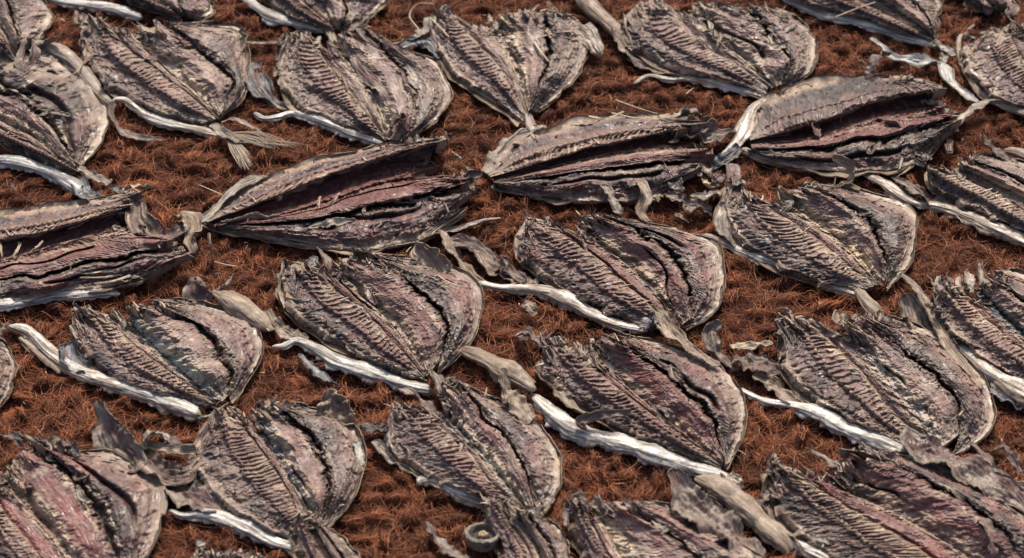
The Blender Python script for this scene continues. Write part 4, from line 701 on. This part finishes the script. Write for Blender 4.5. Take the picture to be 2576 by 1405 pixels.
def f23():
    R = fish(23, 'long rosy fish in the bottom right corner with a double row of cream rib tips', 4, [(1270,920),(1340,1100),(1430,1250),(1600,1390),(1860,1540)], [(1400,930),(1600,1100),(1850,1240),(2050,1360),(2300,1540)], [(1560,920),(1720,1060),(1900,1150),(2150,1290),(2420,1480)], [(1820,870),(2050,1000),(2250,1110),(2420,1230),(2600,1450)], [(1520,855),(1850,870),(2150,950),(2400,1070),(2600,1220),(2740,1400),(2760,1500)], pale=.15, pink=.95, dark=.8, combc=.95, cracks=((1.9, .1, .4, .08), (2.35, .1, .4, .03)), nr=36, mar=.35)
    strip(R, 'fin', 4, [(2000,760,20,36),(2050,850,80,26),(2200,920,90,22),(2380,1010,84,18),(2540,1120,50,12),(2620,1200,20,8)], 'pink', 231, twist=(5, 0), stri=.05, cup=.15, mat=M_FLESH)
    strip(R, 'gill_strip', 4, [(1510,860,10,22),(1620,920,30,26),(1690,990,36,24),(1720,1050,16,20)], 'pink', 232, twist=(40, 20))
    tube(R, 'jaw', 4, [(965,1010,22,.01),(1050,1040,44,.008),(1150,1110,52,.006),(1280,1220,54,.004),(1400,1330,40,.002),(1430,1380,20)], 'tan', 233, lip=.2)
    tube(R, 'rolled_skin', 4, [(1230,1150,16),(1330,1240,30),(1450,1330,40),(1600,1400,46),(1760,1490,46)], 'silver', 234)
    strip(R, 'gill_plate', 4, [(1340,980,20,14),(1350,1120,60,8),(1420,1250,60,8),(1540,1370,40,8),(1620,1440,20,6)], 'brown', 235)
    strip(R, 'torn_strip', 4, [(2330,1240,18,30),(2380,1220,30,40),(2420,1320,28,34),(2420,1400,20,26)], 'pink', 236, twist=(10, 50))
    strip(R, 'gill_strip', 4, [(1230,1130,16,12),(1290,1120,24,12),(1340,1060,16,16)], 'brown', 237)
def f24():
    R = fish(24, 'rose fish head at the bottom edge right of centre with a broad grey skin flap', 4, [(320,1130),(370,1280),(430,1400),(520,1540)], [(400,1110),(450,1250),(540,1400),(660,1540)], [(440,1110),(510,1230),(610,1400),(730,1540)], [(620,1130),(760,1240),(900,1350),(1050,1500)], [(600,1110),(800,1145),(1000,1235),(1180,1320),(1300,1410),(1330,1520)], pale=.35, pink=1.0, dark=.6, groove=1.4, comb=.5, combc=.3)
    strip(R, 'fin', 4, [(860,960,24,46),(885,1040,50,36),(940,1130,90,26),(1060,1230,100,20),(1180,1330,84,14),(1270,1420,50,10)], 'pink', 241, twist=(10, 0), stri=.02)
    for k in range(9):
        strip(R, 'torn_strip', 4, [(330 + k * 42, 1130 + k * 2, 14, 30), (350 + k * 42, 1110 + k * 3, 24, 36), (370 + k * 44, 1170 + k * 6, 12, 26)], ['tan', 'pink', 'brown'][k % 3], 980 + k, twist=(50 * (-1) ** k, 0), nw=12)
    tube(R, 'head_bone', 4, [(380,1120,12,.02),(390,1200,20,.02),(440,1290,20,.02),(470,1400,16,.016)], 'pink', 242)
def f25():
    R = fish(25, 'knobbly grey brown fish head at the bottom edge beside the round eye socket', 4, [(-90,1090),(-60,1200),(0,1330),(60,1500)], [(-20,1110),(40,1220),(110,1340),(170,1510)], [(60,1150),(120,1240),(190,1360),(240,1510)], [(110,1160),(180,1250),(260,1370),(310,1510)], [(150,1150),(250,1220),(330,1330),(400,1510)], pale=.6, pink=.4, dark=.5, comb=.7, combc=.3)
    for k in range(8):
        strip(R, 'torn_strip', 4, [(-90 + k * 30, 1100 + k * 8, 14, 22), (-70 + k * 32, 1130 + k * 8, 24, 30), (-50 + k * 32, 1180 + k * 8, 12, 20)], ['tan', 'grey', 'brown'][k % 3], 990 + k, twist=(50 * (-1) ** k, 0), nw=12)
    strip(R, 'gill_strip', 3, [(2095,1225,12,22),(2130,1290,30,14),(2190,1360,36,8),(2290,1420,30,6)], 'pink', 251, twist=(30, 10))
def f30():
    fish(30, 'sliver of a brown fish head just showing at the bottom edge on the left', 3, [(930,1365),(980,1500),(1040,1600)], [(1040,1362),(1100,1500),(1160,1600)], [(1110,1368),(1190,1500),(1240,1600)], [(1200,1380),(1290,1500),(1330,1600)], [(1290,1385),(1390,1500),(1420,1600)], pale=.5, pink=.4, dark=.5, nr=16)
def f33():
    R = fish(33, 'narrow fish head at the bottom edge overlapping the tail of the broad fish', 3, [(1455,1165),(1445,1290),(1490,1420),(1560,1540)], [(1490,1170),(1530,1290),(1590,1410),(1660,1540)], [(1510,1180),(1570,1300),(1640,1420),(1710,1540)], [(1525,1185),(1600,1290),(1680,1400),(1760,1540)], [(1540,1190),(1640,1280),(1740,1390),(1820,1540)], pale=.5, pink=.5, dark=.5, combc=.3, lift=.006, comb=.6)
for fn in (f26, f27, f28, f06, f31, f05, f07, strip_silver, f08, f04, f09, f01, f02, f03, f10, f11, f12, f13, f14, f15, f16, f17, f18, f19, f20, f21, f29, f22, f23, f24, f25, f30, f33):
    fn()

# ------------------------------------------------------------------ loose things on the mat and on the fish
scrap('small pale round skin flake on bare coir under the flaked skin roll', 4, [(110,170,14,10),(140,165,34,12),(165,195,26,8),(185,195,5,4)], 'tan', 300)
scrap('dark brown twisted scrap lying on coir right of the lower right fish', 4, [(2320,840,16,10),(2400,920,26,8),(2480,1010,30,8),(2600,1060,30,6)], 'brown', 301, twist=(30, 0))
scrap('pale pink curled strip on coir at the lower right edge', 4, [(2430,870,12,20),(2480,860,20,26),(2530,930,24,16),(2555,985,10,8)], 'pink', 302, twist=(20, 0))
scrap('bundle of straw coloured fin rays at the right edge near the bottom', 4, [(2440,1040,8,8),(2520,1050,24,8),(2620,1060,30,8)], 'cream', 303, stri=.12)
scrap('small dark red crumb of flesh on coir at the right of the snow white roll', 3, [(2530,305,14,6),(2560,320,20,10),(2590,330,10,6)], 'maroon', 304)
scrap('pale crumb of dried flesh by the left edge under the grey skin roll', 1, [(45,915,10,4),(60,912,14,8),(75,925,6,4)], 'tan', 305)
scrap('pale knobbly lump of dried flesh beside the tail of the broad lower left fish', 3, [(1600,1275,14,6),(1620,1285,22,12),(1640,1295,12,6)], 'cream', 306)
scrap('pinkish tangled strips in the top right corner', 2, [(2480,0,20,16),(2530,40,34,20),(2500,80,24,14),(2560,130,16,10)], 'pink', 307, twist=(20, 40))
scrap('thin grey skin sliver on coir above the crosswise fish, next to the white tail fan', 1, [(560,920,20,6),(590,935,22,8),(620,925,8,4)], 'slate', 308)
def straw(label, q, pts, r=3.0, style='cream', seed=1):
    a = q2p(q, [pts[0][:2]])[0]; R = root('straw', tuple(at(a[0], a[1], 0.0)), label, 'straw', 'dry straws and bristles')
    tube(R, 'stem', q, [(x, y, r, h / 1000.0) for x, y, h in pts], style, seed, lip=0, ns=8, wr=.3, mat=M_BONE)
straw('long curved pale straw lying across the fish near the top centre', 2, [(130,220,24), (200,185,34), (290,160,34), (390,152,26)], 4, seed=41)
straw('short straight pale straw near the top end of the fish near the top centre', 2, [(145,66,30), (240,68,36), (360,74,26)], 3.4, seed=42)
straw('spindle shaped pale stalk slanting below the long curved straw', 2, [(172,205,36), (205,255,36), (245,305,28)], 7, seed=43)
straw('thin curved bristle looping on coir left of the fish near the top centre', 1, [(2130,20,20), (2050,20,10), (2010,80,3), (2060,150,8)], 3, seed=44)
straw('pale stick lying across the silver roll of the small fish at the top right', 2, [(1650,85,38), (1750,45,30), (1850,10,30)], 4, seed=45)
straw('pale bristle lying on the ribs of the fish near the top centre', 1, [(2105,85,30), (2155,130,34), (2205,185,30)], 3.2, seed=46)
straw('thin straw on the coir in front of the long tapering tail', 1, [(970,905,4), (1040,935,5), (1105,965,3)], 3, seed=47)
straw('two-legged brown bristle on the upper left beak', 1, [(320,385,16), (380,350,22), (410,305,12)], 4, 'tan', seed=48)
straw('curled brown fibre on the dark ribs of the yellow fringed fish', 2, [(1490,1175,26), (1500,1135,34), (1530,1115,34), (1570,1118,28)], 3.5, 'tan', seed=49)
straw('fine straw on coir between the crosswise fish and the beak at the left', 1, [(1050,1285,3), (1110,1300,5), (1165,1308,3)], 3, seed=50)
straw('slanting straw above the ribbed crosswise fish in the upper middle', 2, [(570,490,4), (680,530,8), (780,560,16)], 3, seed=51)
straw('straight bristle lying on the dark flesh of the glossy fish', 3, [(2140,10,34), (2200,50,34), (2260,70,30)], 3, seed=52)

# round dried eye socket at the bottom
ec = q2p(3, [(2370, 1305)])[0]; p0 = at(ec[0], ec[1], 0.01)
RE = root('eye_socket', (p0[0], p0[1], 0.0), 'round dark cup of a dried eye socket with a pale knob in its middle', 'fish scrap')
nr_, ns_ = 40, 72; rr = np.linspace(0, 1, nr_)[:, None]; ph = np.linspace(0, 2 * np.pi, ns_, endpoint=False)[None]
rad = 0.027 * np.interp(rr, [0, .25, .5, .7, .85, 1], [0.02, .28, .55, .78, .98, .9]) * (1 + .05 * smp(N4, ph / 6.283 * .5, rr * .3) * rr)
zz = np.interp(rr, [0, .2, .32, .5, .7, .85, 1], [.021, .019, .010, .012, .023, .020, .003]) + .0007 * smp(N2, ph * .3, rr * .5)
tilt = 0.25
x = rad * np.cos(ph); y = rad * np.sin(ph); P = np.stack([p0[0] + x, p0[1] + y, 0 * x + zz - y * tilt * (rr < 2)], -1); P[..., 2] = np.maximum(P[..., 2], .001)
w = smp(N2, ph / 6.283, rr * .6); C_ = mix(np.broadcast_to(SLATE * .35, w.shape + (3,)), np.broadcast_to(GREY * .8, w.shape + (3,)), np.clip(bump(.72, .1, rr) + bump(1, .2, rr) * .6 + .2 * w, 0, 1))
C_ = mix(C_, np.broadcast_to(CREAM * .9, C_.shape), sm(.3, .15, rr) + 0 * w)
link('cup', P.reshape(-1, 3), quads(nr_, ns_, wrap=True), C_.reshape(-1, 3), M_SKIN, RE)

# ------------------------------------------------------------------ coir mat: knotted yarn sheet and loose fibre
def ground_plane():
    m = bpy.data.materials.new('sand'); m.use_nodes = True; t = m.node_tree; b = t.nodes['Principled BSDF']
    n = t.nodes.new('ShaderNodeTexNoise'); n.inputs['Scale'].default_value = 40; n.inputs['Detail'].default_value = 8
    r = t.nodes.new('ShaderNodeValToRGB'); r.color_ramp.elements[0].color = (.18, .13, .09, 1); r.color_ramp.elements[1].color = (.34, .26, .18, 1)
    t.links.new(n.outputs[0], r.inputs[0]); t.links.new(r.outputs[0], b.inputs['Base Color']); b.inputs['Roughness'].default_value = .95
    s = 60.0
    o = link('ground', np.array([[-s, -s, -.03], [s, -s, -.03], [s, s, -.03], [-s, s, -.03]]), [[0, 1, 2, 3]], None, m, None, False); o['kind'] = 'structure'
ground_plane()
X0, X1, Y0, Y1 = -1.25, 1.25, -1.1, 1.75
XK, YK = 0.036, 0.040                                   # spacing of the yarn knots
rk = np.random.RandomState(77)
kn_x = int((X1 - X0) / XK); kn_y = int((Y1 - Y0) / YK)
KX = X0 + (np.arange(kn_x)[:, None] + .5 + .5 * (np.arange(kn_y)[None] % 2)) * XK + rk.normal(0, .008, (kn_x, kn_y))
KY = Y0 + (np.arange(kn_y)[None] + .5) * YK + rk.normal(0, .008, (kn_x, kn_y))
KA = np.where(rk.rand(kn_x, kn_y) < .55, rk.normal(1.45, .35, (kn_x, kn_y)), rk.normal(.2, .45, (kn_x, kn_y)))   # yarn direction
KL = rk.uniform(.016, .024, (kn_x, kn_y)); KW = rk.uniform(.007, .0115, (kn_x, kn_y)); KH = rk.uniform(.003, .015, (kn_x, kn_y))
step = .0035; gx = np.arange(X0, X1, step); gy = np.arange(Y0, Y1, step)
Zm = np.full((len(gx), len(gy)), -.012)
for i in range(kn_x):
    for j in range(kn_y):
        cx, cy = KX[i, j], KY[i, j]; a = int((cx - X0) / step); b = int((cy - Y0) / step)
        s0, s1, t0, t1 = max(a - 8, 0), min(a + 9, len(gx)), max(b - 8, 0), min(b + 9, len(gy))
        if s1 <= s0 or t1 <= t0: continue
        dx = gx[s0:s1, None] - cx; dy = gy[None, t0:t1] - cy; c, s = math.cos(KA[i, j]), math.sin(KA[i, j])
        e = 1 - ((dx * c + dy * s) / KL[i, j]) ** 2 - ((-dx * s + dy * c) / KW[i, j]) ** 2
        h = np.where(e > 0, -.009 + KH[i, j] * np.sqrt(np.maximum(e, 0)), -.012)
        Zm[s0:s1, t0:t1] = np.maximum(Zm[s0:s1, t0:t1], h)
def mat_h(x, y):
    i = np.clip(((x - X0) / step).astype(int), 0, len(gx) - 1); j = np.clip(((y - Y0) / step).astype(int), 0, len(gy) - 1); return Zm[i, j]
GX, GY = np.meshgrid(gx, gy, indexing='ij')
mat_root = root('coir_mat', (0, 0, 0), 'knotted reddish brown coir mat spread under all the drying fish', 'mat')
COIR = lin(92, 56, 40); CD = lin(52, 30, 22)
n1 = smp(N2, GX * 2, GY * 2); Cm = mix(np.broadcast_to(CD, GX.shape + (3,)), np.broadcast_to(COIR, GX.shape + (3,)), .25 + .2 * n1)
mcoir = flesh_mat('coir_yarn', .9, .8, .8, 400, .1)
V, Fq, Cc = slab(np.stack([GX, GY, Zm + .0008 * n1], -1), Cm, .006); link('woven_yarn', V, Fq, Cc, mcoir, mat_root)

def fibre_mat():
    m = bpy.data.materials.new('coir_fibre'); m.use_nodes = True; t = m.node_tree; b = t.nodes['Principled BSDF']
    a = t.nodes.new('ShaderNodeAttribute'); a.attribute_name = 'tint'
    t.links.new(a.outputs['Color'], b.inputs['Base Color']); b.inputs['Roughness'].default_value = .6
    b.inputs['Specular IOR Level'].default_value = .25
    return m
def fibres():
    NF = 230000; NP = 8; r = np.random.RandomState(5)
    y = Y0 + (Y1 - Y0) * r.rand(NF) ** 1.15
    lim = 0.80 * (1 + .25 * (y + .2)) + .08
    x = (r.rand(NF) * 2 - 1) * np.minimum(lim, 1.2)
    # nearest knot decides position on and direction along its yarn
    j = np.clip(((y - Y0) / YK - .0).astype(int), 0, kn_y - 1); i = np.clip(((x - X0) / XK - .5 * (j % 2)).astype(int), 0, kn_x - 1)
    tuft = r.rand(NF) < .62
    cx, cy, an, kl, kw, kh = KX[i, j], KY[i, j], KA[i, j], KL[i, j], KW[i, j], KH[i, j]
    across = r.uniform(-1, 1, NF); along = r.uniform(-1.0, .2, NF)
    c, s = np.cos(an), np.sin(an)
    x = np.where(tuft, cx + c * along * kl - s * across * kw, x); y = np.where(tuft, cy + s * along * kl + c * across * kw, y)
    ang = np.where(tuft, an + .55 + r.normal(0, .35, NF), r.uniform(0, 2 * np.pi, NF))
    L = np.where(tuft, r.uniform(.014, .036, NF), r.gamma(3.0, .011, NF) + .008)
    curv = np.where(tuft, r.normal(0, 22, NF) - across * 18, r.normal(0, 26, NF))
    dcur = r.normal(0, 600, NF)
    lift = np.where(tuft, np.abs(r.normal(0, .0018, NF)), np.abs(r.normal(0, .0025, NF)))
    wild = r.rand(NF) < .015; lift = np.where(wild, lift + r.uniform(.004, .014, NF), lift)
    t = np.linspace(0, 1, NP)[None]; ds = (L / (NP - 1))[:, None]
    th = ang[:, None] + curv[:, None] * t * L[:, None] + .5 * dcur[:, None] * (t * L[:, None]) ** 2
    px = x[:, None] + np.cumsum(np.cos(th) * ds, 1); py = y[:, None] + np.cumsum(np.sin(th) * ds, 1)
    base = mat_h(px, py); base = .5 * base + .5 * base.mean(1, keepdims=True)
    pz = base + .0012 + lift[:, None] * (np.sin(t * math.pi * r.uniform(.7, 1.3, NF)[:, None]) * 1.3) + .0012 * r.rand(NF)[:, None]
    P = np.stack([px, py, pz], -1).astype(np.float32)
    cv = bpy.data.hair_curves.new('fibre'); cv.add_curves([NP] * NF)
    cv.attributes['position'].data.foreach_set('vector', P.ravel())
    ra = cv.attributes.new('radius', 'FLOAT', 'POINT') if 'radius' not in cv.attributes else cv.attributes['radius']
    rad = (r.uniform(.00022, .00042, NF)[:, None] * (1 - .6 * t ** 3)).astype(np.float32)
    ra.data.foreach_set('value', np.ascontiguousarray(rad).ravel())
    ta = cv.attributes.new('tint', 'FLOAT_COLOR', 'CURVE')
    w = r.rand(NF); hue = smp(N1, x * .5, y * .5)
    cols = mix(np.broadcast_to(lin(94, 52, 35), (NF, 3)), np.broadcast_to(lin(180, 112, 74), (NF, 3)), w ** 1.3 + .12 * hue)
    cols = cols * np.where(tuft, np.clip(1.05 + .28 * np.random.RandomState(9).normal(size=(kn_x, kn_y))[i, j], .55, 1.7), 1.0)[:, None]
    cols = mix(cols, np.broadcast_to(lin(205, 150, 108), (NF, 3)), (r.rand(NF) < .05) * .8)
    cols = mix(cols, np.broadcast_to(lin(60, 32, 24), (NF, 3)), (r.rand(NF) < .15) * .7)
    c4 = np.ones((NF, 4), np.float32); c4[:, :3] = cols; ta.data.foreach_set('color', c4.ravel())
    cv.materials.append(fibre_mat())
    o = bpy.data.objects.new('fibre', cv); COL.objects.link(o); o.parent = mat_root; o['kind'] = 'stuff'
fibres()
rd = np.random.RandomState(31); it = []
for k in range(420):
    x_, y_ = rd.uniform(-1.0, 1.0), rd.uniform(-.75, 1.1); z_ = float(mat_h(np.array([x_]), np.array([y_]))[0]) + .004 + rd.uniform(0, .004); a_ = rd.uniform(0, 6.28); l_ = rd.uniform(.002, .009) * (3 if rd.rand() < .08 else 1)
    it.append(((x_, y_, z_), (x_ + l_ * math.cos(a_), y_ + l_ * math.sin(a_), z_ + rd.uniform(-.001, .003)), rd.uniform(.0005, .0016), (TAN, CREAM, RIM, BROWN, GREY)[rd.randint(5)]))
V, Fq, Cc = spikes(it, 3); o = link('debris', V, Fq, Cc, M_BONE, mat_root); o['kind'] = 'stuff'
